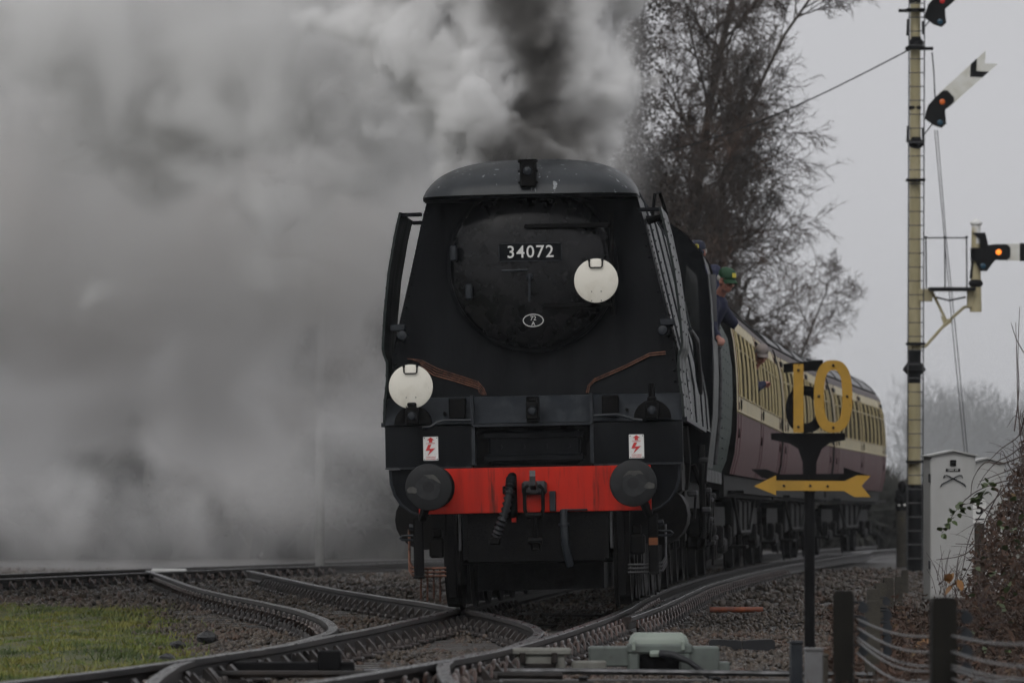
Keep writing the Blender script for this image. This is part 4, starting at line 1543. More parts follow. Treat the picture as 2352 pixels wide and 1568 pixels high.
b = MB()
b.tube([(0, 0, -.35), (0, 0, sz(1112))], .15, 16)
b.build('post_foot', M['signblack'], sig, smooth=True)
b = MB()
b.tube([(0, 0, sz(1112)), (0, 0, sz(880))], [.125, .122], 16)
b.tube([(0.01, 0, sz(805)), (.02, 0, sz(0)), (.025, 0, sz(-260))], [.118, .095, .085], 16)
b.build('post', M['postcream'], sig, smooth=True)
b = MB()
b.tube([(0, 0, sz(880)), (.01, 0, sz(805))], [.121, .119], 16)
b.lathe([(.12, sz(862)), (.22, sz(850)), (.21, sz(845)), (.12, sz(830))], (0, 0, 0), 'z', 18)
b.build('post_collar', M['signblack'], sig, smooth=True, angle=30)
MB().bbox(-.3, .3, -.4, .4, -.75, -.30, .03).build('footing', M['concrete'], sig)
# ladder
b = MB()
for x in (-.135, .155):
    b.tube([(x - .02, -.30, -.2), (x, -.26, sz(700)), (x + .03, -.22, sz(-250))], .014, 6)
lad = b.build('ladder', M['steel'], sig, smooth=True)
z = .0
k = 0
rung = MB().tube([(-.14, 0, 0), (.15, 0, 0)], .011, 6).mesh('rung', M['steel'])
while z < sz(-240):
    o = link('rung', rung, lad, (.02 * z / 10, -.29 + .006 * z, z))
    z += .262
b = MB()
for yy_ in (1060, 790, 415, 112, 25):
    b.bbox(-.17, .19, -.30, -.08, sz(yy_) - .025, sz(yy_) + .025, .008)
    if yy_ in (112, 25):
        b.bbox(-.30 if yy_ == 25 else -.17, .36 if yy_ == 112 else .19, -.04, .04, sz(yy_) - .03, sz(yy_) + .03, .008)
b.build_split('ladder_bracket', M['signblack'], sig)


def arm(par, px, py, ang, L, fish, mt_lamp_on):
    """pivot at frame point, arm raised by ang; back of the arm is white with a black band"""
    o = par
    x0, _, z0 = S(px, py)
    A = Matrix.Translation((x0, -.16, z0)) @ Matrix.Rotation(-ang, 4, 'Y')
    hw = .17
    b_ = MB()
    if fish:
        b_.prism([(.36, -hw * .95), (L, -hw), (L - .17, 0), (L, hw), (.36, hw * .95)], 'y', -.012, .012, M=A)
    else:
        b_.prism([(.36, -hw * .9), (L, -hw), (L, hw), (.36, hw * .9)], 'y', -.012, .012, M=A)
    ar = b_.build('arm', M['sigwhite'], o)
    b_ = MB()
    if fish:
        b_.prism([(L - .38, -hw), (L - .22, -hw), (L - .39, 0), (L - .22, hw), (L - .38, hw), (L - .55, 0)], 'y', -.018, -.012, M=A)
    else:
        b_.box(L - .42, L - .26, -.018, -.012, -hw, hw, M=A)
    b_.build('arm_band', M['signblack'], ar)
    b_ = MB()
    b_.prism([(.30, -.15), (.52, -.15), (.58, -.09), (.58, .09), (.52, .15), (.30, .15), (.12, .13), (-.02, .05), (-.1, -.02), (-.06, -.22), (.02, -.36), (.14, -.36), (.24, -.22)], 'y', -.035, -.02, M=A)
    sp_ = b_.build('spectacle', M['signblack'], o)
    for (u, v, mt) in ((.36, .0, mt_lamp_on), (.07, -.26, M['lens_blue'])):
        MB().lathe([(.001, -.05), (.035, -.048), (.05, -.042), (.053, -.036)], (0, 0, 0), 'y', 16, M=A @ Matrix.Translation((u, 0, v))).build('lens', mt, sp_, smooth=True)
    return ar


M['lens_blue'] = mat('blue lens', (.008, .05, .085), .2)
M['lens_orange'] = mat('orange lens', (.72, .15, .02), .2)
M['lens_red'] = mat('red lens', (.45, .02, .02), .2)
M['lamp_lit'] = mat('lit amber lamp', (1.0, .24, .02), .3, emit=1.4)
arm(sig, 2130, 265, R(42), 1.62, True, M['lens_orange'])
arm(sig, 2130, 34, R(42), 1.62, False, M['lens_red'])
b = MB()
for yy_ in (100, 330):
    b.ball((.03, -.05, sz(yy_)), (.145, .14, .11), 14, 8)
    b.bbox(-.06, .12, -.12, .05, sz(yy_) + .05, sz(yy_) + .12, .01)
b.build_split('lamp_case', M['signblack'], sig, smooth=True)
b = MB()
for ya in (290, 45):
    b.tube([(-.12, -.06, sz(ya)), (-.13, -.06, sz(ya + 38))], .03, 6)
    b.tube([(.16, -.06, sz(ya + 5)), (.17, -.06, sz(ya + 35))], .03, 6)
    b.tube([(.18, -.1, sz(ya + 20)), S(2145, ya - 10, -.14)], .012, 6)
    b.bbox(-.1, .12, -.1, .05, sz(ya - 38), sz(ya - 46), .01)
b.build_split('down_rod_bracket', M['signblack'], sig)
b = MB()
b.tube([S(2140, 122, -.1), S(2144, 170, -.12), S(2147, 240, -.12)], .014, 6)
b.tube([S(2146, 300, -.1), S(2168, 545, -.1), S(2190, 800, -.2), S(2212, 1032, -.3), S(2225, 1180, -.4)], .009, 5)
b.tube([S(2152, 300, -.1), S(2172, 545, -.1), S(2200, 800, .1), S(2224, 1032, .3), S(2240, 1180, .4)], .009, 5)
b.build_split('stay_wire', M['steel'], sig)
# bracket, landing and doll
b = MB()
b.tube([S(2110, 797), S(2125, 796), S(2170, 745), S(2215, 705), S(2242, 704)], .032, 6)
b.tube([S(2140, 668), S(2174, 738)], .030, 6)
b.bbox(.06, .34, -.09, .09, sz(692), sz(664), .01)
b.bbox(1.0, 1.12, -.09, .09, sz(706), sz(664), .01)
b.prism([S(2160, 725)[::2], S(2188, 738)[::2], S(2170, 752)[::2]], 'y', -.02, .02)
b.build('bracket', M['postcream'], sig)
b = MB()
b.bbox(.26, 1.14, -.35, .25, sz(668), sz(661), .005)
b.tube([S(2140, 680), S(2180, 690), S(2218, 682)], .018, 5)
ld = b.build('landing', M['signblack'], sig)
b = MB()
for x in (2125, 2168, 2218):
    b.tube([S(x, 664, -.3), S(x - 1, 547, -.3)], .015, 6)
    b.ball(S(x - 1, 547, -.3), .03, 8, 6)
b.tube([S(2124, 548, -.3), S(2218, 548, -.3)], .014, 6)
b.build('hand_rail', M['signblack'], ld)
b = MB()
b.tube([S(2241, 716), S(2241, 560), S(2242, 520)], [.115, .085, .085], 14)
b.build('doll_post', M['postcream'], sig, smooth=True)
b = MB()
b.lathe([(.085, sz(560)), (.085, sz(518)), (.115, sz(515)), (.115, sz(511)), (.08, sz(507)), (.001, sz(501))], ((2242 - 2100) / KS, 0, 0), 'z', 16)
b.build('finial', M['white'], sig, smooth=True, angle=30)
arm(sig, 2248, 580, 0.0, 1.18, False, M['lamp_lit'])
b = MB()
b.ball(S(2241, 651, -.02), (.14, .14, .09), 14, 8)
b.bbox(1.06, 1.34, -.2, -.02, sz(600), sz(570), .02)
b.prism([S(2232, 535)[::2], S(2262, 535)[::2], S(2268, 560)[::2], S(2266, 595)[::2], S(2252, 590)[::2], S(2250, 550)[::2]], 'y', -.12, -.03)
b.tube([S(2230, 640, -.05), S(2234, 600, -.05), S(2232, 570, -.05)], .035, 6)
b.tube([S(2257, 620, -.05), S(2258, 600, -.05), S(2278, 595, -.05)], .018, 6)
b.build('doll_lamp', M['signblack'], sig, smooth=True, angle=40)
# long guy wire towards the left
a_ = P(2086, 116, SY)
c_ = P(1440, 372, 128)
pts = [a_.lerp(c_, t) + Vector((0, 0, -.25 * math.sin(math.pi * t))) for t in np.linspace(0, 1, 9)]
tag(MB().tube(pts, .014, 5).build('guy_wire', M['signblack']), 'thin guy wire running from the signal post into the bare tree', 'wire')

# low signal box lamp standing behind the tall post
lo_ = thing('ground_signal', 'low dark ground signal on a thin grey post beside the tall signal', 'signal', P(2071, 1180, 112) - Vector((0, 0, H + .3)))
MB().tube([(0, 0, -.3), (0, 0, 1.25)], .11, 10).build('post', M['concrete'], lo_, smooth=True)
b = MB()
b.bbox(-.12, .10, -.12, .12, 1.2, 1.62, .03)
b.ball((-.06, -.1, 1.42), .1, 10, 6)
b.ball((.0, -.1, 1.68), (.09, .09, .12), 10, 6)
b.build('signal_head', M['signblack'], lo_, smooth=True, angle=40)
for x in (-.06, .05):
    MB().lathe([(.001, -.15), (.028, -.14)], (x, 0, 1.32), 'y', 8).build('signal_lens', M['white'], lo_)

# ------------------------------------------------------------------ speed restriction sign
NY = 36.0
KN = F / NY
ns = thing('speed_sign', 'cut-out yellow 10 speed sign over a yellow arrow on a black post', 'sign', P(1860, 1180, NY) - Vector((0, 0, H + .22)))
zo = H + .22


def Q(x, y):
    return ((x - 1860) / KN, zo + (1180 - y) / KN)


def poly_px(pts):
    return [Q(*p) for p in pts]


b = MB()
b.tube([(0, 0.03, -.1), (0, 0.03, Q(0, 1090)[1])], .033, 14)
b.prism(poly_px([(1771, 994), (1942, 994), (1942, 1010), (1908, 1016), (1888, 1030), (1876, 1060), (1874, 1130), (1846, 1130), (1844, 1060), (1834, 1030), (1814, 1018), (1772, 1009)]), 'y', .02, .05)
b.build('post', M['signblack'], ns, smooth=True, angle=30)
b = MB()
b.box(*[v for v in (Q(1822, 0)[0], Q(1845, 0)[0])], -.03, -.012, Q(0, 993)[1], Q(0, 836)[1])
b.build('numeral_one', M['yellow'], ns)
ox, oz = Q(1913, 910)


def oval(rx, rz, n_, cut):
    out = []
    for i in range(n_):
        a = 2 * math.pi * i / n_
        c, s = math.cos(a), math.sin(a)
        out.append((ox + rx * math.copysign(abs(c) ** cut, c), oz + rz * math.copysign(abs(s) ** cut, s)))
    return out


def ring_prism(b_, o1, o2, y0, y1):
    n_ = len(o1)
    vs = [(u, y0, v) for u, v in o1] + [(u, y0, v) for u, v in o2] + [(u, y1, v) for u, v in o1] + [(u, y1, v) for u, v in o2]
    fs_ = []
    for i in range(n_):
        j = (i + 1) % n_
        fs_ += [(i, j, n_ + j, n_ + i), (2 * n_ + i, 3 * n_ + i, 3 * n_ + j, 2 * n_ + j), (i, 2 * n_ + i, 2 * n_ + j, j), (n_ + i, n_ + j, 3 * n_ + j, 3 * n_ + i)]
    b_.add(vs, fs_)


b = MB()
ring_prism(b, oval(44 / KN, 83 / KN, 48, .78), oval(21 / KN, 60 / KN, 48, .75), -.032, -.014)
b.build('numeral_nought', M['yellow'], ns, smooth=True, angle=30)
# black backing pieces carrying the numerals (the same figures cut out for the other direction)
b = MB()
b.prism(poly_px([(1799, 835), (1890, 826), (1890, 846), (1880, 850), (1800, 856)]), 'y', -.004, .014)
o_save = (ox, oz)
ox, oz = Q(1850, 940)
ring_prism(b, oval(45 / KN, 54 / KN, 40, .85), oval(24 / KN, 32 / KN, 40, .9), .0, .018)
ox, oz = o_save
b.build('backing_numeral', M['signblack'], ns)
b = MB()
b.prism(poly_px([(1731, 1116), (1782, 1091), (1782, 1103), (1940, 1104), (1968, 1091), (1999, 1092), (1978, 1115), (1999, 1141), (1962, 1141), (1938, 1127), (1782, 1126), (1782, 1137)]), 'y', -.035, -.018)
b.build('arrow', M['yellow'], ns)
b = MB()
b.prism(poly_px([(1725, 1077), (1760, 1077), (1792, 1089), (1938, 1087), (1938, 1073), (1998, 1093), (1938, 1108), (1792, 1106), (1750, 1096)]), 'y', .0, .016)
b.build('backing_arrow', M['signblack'], ns)

for (bx_, by_) in ((1833, 850), (1833, 980), (1913, 839), (1913, 982), (1880, 910), (1945, 910), (1800, 1115), (1900, 1116), (1860, 1115)):
    u_, v_ = Q(bx_, by_)
    MB().lathe([(.009, -.034), (.009, -.042), (.001, -.044)], (u_, 0, v_), 'y', 6).build('bolt', M['rail'], ns)

# ------------------------------------------------------------------ lineside cabinets
CYY = 66.0
KC = F / CYY


def cabinet(label, px0, px1, ytop, ybot, Yd, rz, full):
    kc = F / Yd
    base = P((px0 + px1) / 2, ybot, Yd)
    wd_ = (px1 - px0) / kc / 2
    ht = (ybot - ytop) / kc
    o = thing('relay_cabinet', label, 'cabinet', base, (0, 0, rz), 'lineside relay cabinets')
    b_ = MB()
    b_.bbox(-wd_, wd_, 0, .55, 0, ht - .04, .008)
    b_.build('housing', M['cabinet'], o)
    b_ = MB()
    b_.prism([(-wd_ - .03, ht - .05), (-wd_ - .03, ht - .035), (0, ht + .03), (wd_ + .03, ht - .035), (wd_ + .03, ht - .05), (0, ht + .012)], 'y', -.05, .6)
    b_.prism([(-wd_, ht - .045), (0, ht + .008), (wd_, ht - .045)], 'y', .003, .54)
    b_.build('lid', M['cabinet'], o)
    if full:
        b_ = MB()
        b_.box(-wd_ + .015, wd_ - .015, -.010, 0, .06, ht - .06)
        dr = b_.build('door', M['cabinet'], o)
        b_ = MB()
        b_.bbox(-.035, .035, -.03, -.01, ht - .16, ht - .09, .005)
        b_.build('vent', M['signblack'], dr)
        p_ = MB().bbox(-.085, .085, -.018, -.01, ht - .225, ht - .19, .003).build('name_plate', M['signblack'], dr)
        textm('GSN 59', .036, M['white'], 'lettering', p_, (0, -.02, ht - .208), ext=.001)
        b_ = MB()
        for s in (-1, 1):
            b_.tube([(s * .11, -.02, ht - .30), (s * .10, -.03, ht - .27), (s * .07, -.03, ht - .268), (-s * .13, -.025, ht - .37), (-s * .145, -.02, ht - .40)], .007, 6)
        b_.build('locking_hook', M['greyblack'], dr)
        b_ = MB()
        for z_ in (.35, ht - .35):
            b_.tube([(-wd_ - .008, 0, z_), (-wd_ - .008, 0, z_ + .1)], .014, 6)
        b_.build('hinge', M['steel'], dr)
    return o


cabinet('white upright relay cabinet with crossed hooks on its door', 2136, 2241, 1038, 1376, CYY, R(4), True)
cabinet('greyer cabinet half hidden behind the white relay cabinet and brambles', 2226, 2308, 1055, 1360, 70.0, R(4), False)
np_ = thing('number_post', 'narrow white post plate with a black figure 5 beside the relay cabinet', 'number plate', P(2250, 1350, 64))
b = MB()
b.bbox(-.055, .055, 0, .05, 0, .9, .01)
b.build('post', M['concrete'], np_)
b = MB()
zq = H + (1180 - 1172) / (F / 64) - P(0, 1350, 64).z
b.prism([(.075 * math.cos(a), zq + .08 + .06 * math.sin(a)) for a in np.linspace(0, math.pi, 12)] + [(-.075, zq - .14), (.075, zq - .14)], 'y', -.012, -.001)
pp = b.build('plate', M['white'], np_)
textm('5', .19, M['signblack'], 'figure', pp, (0, -.014, zq + .02), bold=.003)
MB().box(-.05, .05, -.016, -.0125, zq - .105, zq - .088).build('dash', M['signblack'], pp)

# ------------------------------------------------------------------ posts, wire stakes and wires on the right
def stake(px, ptop, Yd, wd_, label, zb=-.5, mt='concrete', pul=True, group='stakes carrying the signal wires'):
    top = P(px, ptop, Yd)
    o = thing('wire_stake', label, 'post', (top.x, top.y, zb), (0, 0, random.uniform(-.2, .2)), group)
    h_ = top.z - zb
    b_ = MB()
    w2 = wd_ / 2
    b_.prism([(-w2, 0), (w2, 0), (w2, h_ - .02), (w2 * .8, h_), (-w2 * .8, h_), (-w2, h_ - .02)], 'y', -w2, w2)
    b_.build('post', M[mt], o)
    if pul:
        b_ = MB()
        for j in range(4):
            z_ = h_ - .09 - j * .075
            b_.lathe([(.028, -.006), (.020, 0), (.028, .006)], (w2 + .05, 0, z_), 'y', 12)
            b_.tube([(w2 - .005, 0, z_ + .03), (w2 + .05, 0, z_ + .03), (w2 + .075, 0, z_)], .006, 5)
        b_.build('pulley', M['greyblack'], o)
    return o


order = ['nearest', 'second nearest', 'third nearest', 'fourth nearest', 'fifth nearest', 'farthest']
st_px = [(2004, 1379, 35.5), (2006, 1352, 41), (2022, 1338, 50), (2040, 1326, 59), (2064, 1324, 70), (2078, 1308, 82)]
for i, (px, pt, Yd) in enumerate(st_px):
    stake(px, pt, Yd, .088 + (.01 if i == 3 else 0), '%s of the mossy concrete stakes in a row beyond the dark post' % order[i], zb=-.75, pul=i < 2)
stake(1938, 1356, 30, .105, 'dark blurred post with pulleys right of the speed sign', zb=-.6, mt='timber', group='dark foreground posts')
stake(2166, 1371, 25, .108, 'dark blurred foreground post in front of the white cabinet', zb=-.6, mt='timber', group='dark foreground posts')
wl = [('topmost', 1420, 1452, 1452, 1475), ('second', 1440, 1500, 1478, 1532), ('third', 1462, 1535, 1505, 1562), ('fourth', 1470, 1545, 1512, 1580), ('lowest', 1498, 1562, 1540, 1600)]
for k, (nm, y0, ym, y1, y2) in enumerate(wl):
    a_ = P(1968, y0, 30)
    m_ = P(2185, (y1 + ym) / 2 + 6, 25)
    e_ = P(2420, y2, 20.5)
    pts = []
    for t in np.linspace(0, 1, 10):
        pts.append(a_.lerp(m_, t) + Vector((0, 0, -.04 * math.sin(math.pi * t) - .01 * k * math.sin(math.pi * t))))
    for t in np.linspace(.1, 1, 8):
        pts.append(m_.lerp(e_, t) + Vector((0, 0, -.02 * math.sin(math.pi * t))))
    tag(MB().tube(pts, .0055, 5).build('signal_wire', M['wire']), '%s of the slack signal wires between the dark posts' % nm, 'wire', 'signal wires')

# small cable boxes at the foot of the sign
for (px0, px1, pt, Yd, mt, lb) in ((1815, 1842, 1470, 33.0, 'greyblack', 'dark blue grey cable post left of the sign foot'), (1849, 1888, 1486, 32.5, 'cabgrey', 'pale grey cable post in front of the sign foot'),
                                   (1882, 1900, 1500, 33.5, 'concrete', 'stubby brown cable post right of the sign foot')):
    if mt == 'cabgrey' and mt not in M:
        M['cabgrey'] = mat('cable post grey', (.15, .15, .155), .6, col2=(.11, .11, .11), scale=8)
    a_ = P(px0, pt, Yd)
    c_ = P(px1, pt, Yd)
    o = thing('cable_post', lb, 'cable post', ((a_.x + c_.x) / 2, Yd, -.35), (0, 0, .1))
    MB().bbox(-(c_.x - a_.x) / 2, (c_.x - a_.x) / 2, -.04, .04, 0, a_.z + .35 - .02, .006).build('duct', M[mt], o)
    MB().bbox(-(c_.x - a_.x) / 2 - .004, (c_.x - a_.x) / 2 + .004, -.045, .045, a_.z + .35 - .02, a_.z + .35, .005).build('cap', M[mt], o)

# ------------------------------------------------------------------ point machine and lineside bits
PY = 36.3
pm = thing('point_machine', 'pale green electric point machine with rounded lid beside the rails', 'point machine', ((1512 - 1176) / F * PY, PY, -.22))
k_ = F / PY


def U(x, y):
    return ((x - 1512) / k_, H + .22 + (1180 - y) / k_)


b = MB()
b.bbox(U(1353, 0)[0], U(1445, 0)[0], -.05, .25, U(0, 1530)[1], U(0, 1484)[1], .01)
b.bbox(U(1580, 0)[0], U(1652, 0)[0], -.05, .25, U(0, 1545)[1], U(0, 1484)[1], .01)
b.bbox(U(1640, 0)[0], U(1676, 0)[0], -.04, .22, U(0, 1550)[1], U(0, 1519)[1], .008)
b.bbox(U(1440, 0)[0], U(1590, 0)[0], -.08, .30, U(0, 1500)[1], U(0, 1478)[1], .012)
b.bbox(U(1442, 0)[0], U(1468, 0)[0], -.08, .28, .0, U(0, 1498)[1], .012)
b.bbox(U(1560, 0)[0], U(1585, 0)[0], -.08, .28, .0, U(0, 1498)[1], .012)
b.build('casing', M['motorcase'], pm)
b = MB()
rows_ = []
x0, x1 = U(1446, 0)[0], U(1581, 0)[0]
for t, ins in ((0, 0), (.35, .002), (.7, .012), (.9, .03), (1, .06)):
    z_ = U(0, 1478)[1] + t * (U(0, 1453)[1] - U(0, 1478)[1])
    r_ = []
    for cx_, cy_, a0 in ((x1 - .04, .24, 0), (x0 + .04, .24, 90), (x0 + .04, -.02, 180), (x1 - .04, -.02, 270)):
        for a in (0, 30, 60, 90):
            r_.append((cx_ + max(.004, (.04 - ins)) * math.cos(R(a0 + a)), cy_ + max(.004, (.04 - ins)) * math.sin(R(a0 + a)), z_))
    rows_.append(r_)
b.loft(rows_, closed=True, caps=True)
b.build('lid', M['motor'], pm, smooth=True, angle=50)
b = MB()
for x in (1455, 1568):
    b.bbox(U(x - 4, 0)[0], U(x + 4, 0)[0], -.10, -.06, U(0, 1492)[1], U(0, 1470)[1], .004)
b.tube([(U(1495, 0)[0], -.08, U(0, 1500)[1]), (U(1525, 0)[0], -.13, U(0, 1499)[1])], .022, 8)
b.build_split('clamp', M['motor'], pm)
b = MB()
b.box(U(1470, 0)[0], U(1560, 0)[0], .0, .2, .0, U(0, 1500)[1])
b.build('dark_well', M['signblack'], pm)
b = MB()
b.tube([(U(1515, 0)[0], -.13, U(0, 1499)[1]), (U(1545, 0)[0], -.17, U(0, 1502)[1]), (U(1580, 0)[0], -.2, U(0, 1516)[1]), (U(1610, 0)[0], -.22, U(0, 1538)[1]), (U(1640, 0)[0], -.22, U(0, 1562)[1])], [.026, .026, .019, .017, .017], 10)
b.build('cable', M['rubber'], pm, smooth=True)
db = thing('detector_box', 'weathered pale flat box between the point machine and the rail', 'point detector', ((1240 - 1176) / F * 36, 36, -.22))
b = MB()
b.bbox(-.20, .20, -.1, .2, .17, .215, .012)
b.bbox(-.16, .16, -.08, .18, .02, .17, .01)
b.build('casing', M['dullbox'], db)
b = MB()
for x in (-.11, .09):
    b.bbox(x - .02, x + .02, -.12, -.08, .12, .19, .006)
b.bbox(-.1, .1, -.09, -.08, .05, .12, .004)
b.build('catch', M['rail'], db)
MB().bbox(.2, .42, -.05, .1, .06, .135, .01).build('drive_arm', M['dullbox'], db)


def rod(pts, r_, label, mt='steel', name='point_rod'):
    return tag(MB().tube(pts, r_, 8).build(name, M[mt], smooth=True), label, 'rod', 'rods of the switch')


rod([(-.9, 34.9, -.12), (.4, 34.9, -.12), (2.2, 34.8, -.14)], .018, 'steel point rod crossing in front of the point machine')
rod([(-1.9, 33.9, -.11), (-.6, 33.9, -.11), (.3, 33.9, -.12)], .022, 'dark stretcher rod across the rails at the switch tips', 'rail')
b = MB()
b.bbox(-.66, .10, -.06, .06, -.03, .05, .01)
ft = thing('stretcher_bar', 'flat black stretcher bar bolted between the curved rails', 'bar', (-1.05, 34.4, -.10))
b.build('bar', M['signblack'], ft)
b = MB()
b.bbox(-.12, .02, -.08, .08, .0, .12, .01)
b.build('bracket', M['signblack'], ft)
# long board trunking along the bottom right
tr_ = thing('cable_trunking', 'dark cable trunking laid across the ground below the point machine', 'trunking', (1.7, 34.2, -.20))
b = MB()
b.bbox(-1.9, 1.9, -.09, .09, .0, .05, .008)
b.build('trough', M['sleeper'], tr_)
b = MB()
for x in (-1.3, -.5, .3, 1.1):
    b.bbox(x, x + .05, -.1, .1, .05, .065, .004)
b.build('strap', M['signblack'], tr_)
# orange duct, rubber block, white mark, stones
a_, c_ = P(1630, 1391, 60), P(1752, 1390, 60)
a_.z = c_.z = -.165
od = thing('orange_duct', 'short orange plastic duct lying on the ballast with a black cable', 'duct', (a_.x, a_.y, -.165), (0, 0, .03))
M['orange'] = mat('orange duct', (.32, .075, .02), .45, col2=(.18, .045, .02), scale=7, bump=.1)
MB().tube([(0, 0, 0), (.56, 0, .0)], .03, 12).build('pipe', M['orange'], od, smooth=True, angle=40)
MB().tube([(.55, 0, 0), (.65, -.05, -.03), (.8, -.3, -.04), (1.2, -.5, -.04)], .012, 6).build('cable', M['rubber'], od, smooth=True)
a_ = P(1704, 1480, 44)
rb = thing('rubber_block', 'pair of black rubber blocks lying end to end on the ballast', 'rubber block', (a_.x, 44, -.2))
for s in (-1, 1):
    b = MB()
    b.prism([(s * .003, 0), (s * .25, -.015), (s * .255, .055), (s * .235, .075), (s * .05, .07), (s * .003, .062)], 'y', -.06, .06)
    b.build('block', M['rubber'], rb)
for (px, py, Yd, r_, lb) in ((408, 1430, 43.5, .05, 'small dark stone on the grass edge'), (477, 1420, 46, .07, 'larger dark stone lying near the rail'), (383, 1476, 39, .06, 'brown clod beside the grass')):
    a_ = P(px, py, Yd)
    b = MB()
    b.ball((0, 0, 0), (r_ * 1.25, r_, r_ * .75), 8, 6)
    b.v = [(x * random.uniform(.8, 1.15), y_ * random.uniform(.8, 1.15), z_ * random.uniform(.8, 1.15)) for x, y_, z_ in b.v]
    tag(b.build('stone', M['coal'], loc=(a_.x, Yd, -.18 + r_ * .4)), lb, 'stone', 'loose dark stones')
wm = thing('white_marker', 'low white fouling marker beside the far left rails', 'marker', (P(388, 1306, 88).x, 88, -.16))
MB().bbox(-.28, .28, -.1, .1, 0, .16, .03).build('block', M['white'], wm)

# pale pole at the left behind the smoke
pl_ = thing('telegraph_pole', 'pale upright pole fading into the smoke left of the locomotive', 'pole', (P(735, 0, 100).x, 100, -.3))
MB().tube([(0, 0, 0), (0, 0, 7.5)], [.085, .065], 12).build('shaft', M['polegrey'], pl_, smooth=True)
MB().bbox(-.09, .09, -.09, .09, 3.0, 3.25, .01).build('band', M['greyblack'], pl_)


# ------------------------------------------------------------------ bare trees
def segs_to_mesh(name, segs, n, mt, parent):
    A = np.array([s[0] for s in segs])
    B = np.array([s[1] for s in segs])
    r0 = np.array([s[2] for s in segs])
    r1 = np.array([s[3] for s in segs])
    t = B - A
    t /= np.maximum(np.linalg.norm(t, axis=1), 1e-9)[:, None]
    ref = np.where(np.abs(t[:, 2:3]) < .9, np.array([[0, 0, 1.0]]), np.array([[1.0, 0, 0]]))
    u = np.cross(t, ref)
    u /= np.linalg.norm(u, axis=1)[:, None]
    v = np.cross(t, u)
    k = len(segs)
    Vv = np.zeros((k, 2 * n, 3))
    for j in range(n):
        q = 2 * math.pi * j / n
        d = u * math.cos(q) + v * math.sin(q)
        Vv[:, j] = A + d * r0[:, None]
        Vv[:, n + j] = B + d * r1[:, None]
    fb = np.array([(j, (j + 1) % n, n + (j + 1) % n, n + j) for j in range(n)])
    Fv = (fb[None] + (np.arange(k) * 2 * n)[:, None, None]).reshape(-1, 4)
    return soup(name, Vv.reshape(-1, 3), Fv, mt, parent)


def bare_tree(name, label, loc, height, spread, seed, kids, group, droop=.0, ivy=0, r_trunk=.2, thick=1.0, lean=(0, 0)):
    rs = random.Random(seed)
    big, small = [], []

    def branch(p, d, L, r, lvl):
        n = 6 if lvl == 0 else 5 if lvl == 1 else 4 if lvl == 2 else 3
        pts = [p]
        dd = d.copy()
        for i in range(n):
            dd = dd + Vector((rs.gauss(0, .13), rs.gauss(0, .13), rs.gauss(0, .10) + (.10 if lvl in (1,) else -droop if lvl >= 3 else .03)))
            dd.normalize()
            pts.append(pts[-1] + dd * (L / n))
        out = big if lvl <= 1 else small
        for i in range(n):
            f0, f1 = 1 - .8 * i / n, 1 - .8 * (i + 1) / n
            out.append((tuple(pts[i]), tuple(pts[i + 1]), r * f0, r * f1))
        if lvl >= len(kids):
            return
        for j in range(kids[lvl]):
            t = rs.uniform(.22 if lvl else .16, 1.0)
            k = min(int(t * n), n - 1)
            q = pts[k].lerp(pts[k + 1], t * n - k)
            ax = (pts[k + 1] - pts[k]).normalized()
            side = ax.cross(Vector((rs.gauss(0, 1), rs.gauss(0, 1), rs.gauss(0, 1))))
            if side.length < 1e-3:
                continue
            side.normalize()
            a = rs.uniform(.55, 1.15) if lvl == 0 else rs.uniform(.4, 1.0)
            nd = (ax * math.cos(a) + side * math.sin(a)).normalized()
            if lvl == 0:
                L2 = spread * rs.uniform(.75, 1.15) * (1.05 - .55 * max(0, t - .35) / .65)
            else:
                L2 = L * rs.uniform(.32, .55)
            branch(q, nd, L2, max(.0042 * thick, r * (.27 if lvl == 0 else .42) * (1 - .4 * t)), lvl + 1)
    root = thing(name, label, 'tree', loc, (0, 0, 0), group)
    branch(Vector((0, 0, 0)), Vector((lean[0], lean[1], 1)).normalized(), height, r_trunk, 0)
    segs_to_mesh('trunk', big, 7, M['bark'], root)
    tag(segs_to_mesh('crown', small, 3, M['twig'], root), kind='stuff')
    if ivy:
        nc = 300
        zc_ = rng.uniform(.1, .98, nc) * height
        rc = np.abs(rng.normal(0, 1, nc)) * (.25 + .055 * (height - zc_)) * spread * .30
        ac = rng.uniform(0, 6.28, nc)
        cc = np.stack([rc * np.cos(ac) + lean[0] * zc_, rc * np.sin(ac) + lean[1] * zc_, zc_], -1)
        n = ivy
        cpt = cc[rng.integers(0, nc, n)] + rng.normal(0, 1, (n, 3)) * np.array([.20, .20, .28])
        uu = rng.normal(size=(n, 3))
        uu /= np.linalg.norm(uu, axis=1)[:, None]
        vv = np.cross(uu, rng.normal(size=(n, 3)))
        vv /= np.linalg.norm(vv, axis=1)[:, None]
        s = rng.uniform(.016, .05, n)[:, None]
        Vv = np.stack([cpt - uu * s, cpt - vv * s * .7, cpt + uu * s, cpt + vv * s * .7], 1).reshape(-1, 3)
        Fv = np.arange(n * 4).reshape(n, 4)
        tag(soup('ivy', Vv, Fv, M['ivy'], root), kind='stuff')
    return root


def at(px, Yd, z=-.5):
    return ((px - 1176) / F * Yd, Yd, z)


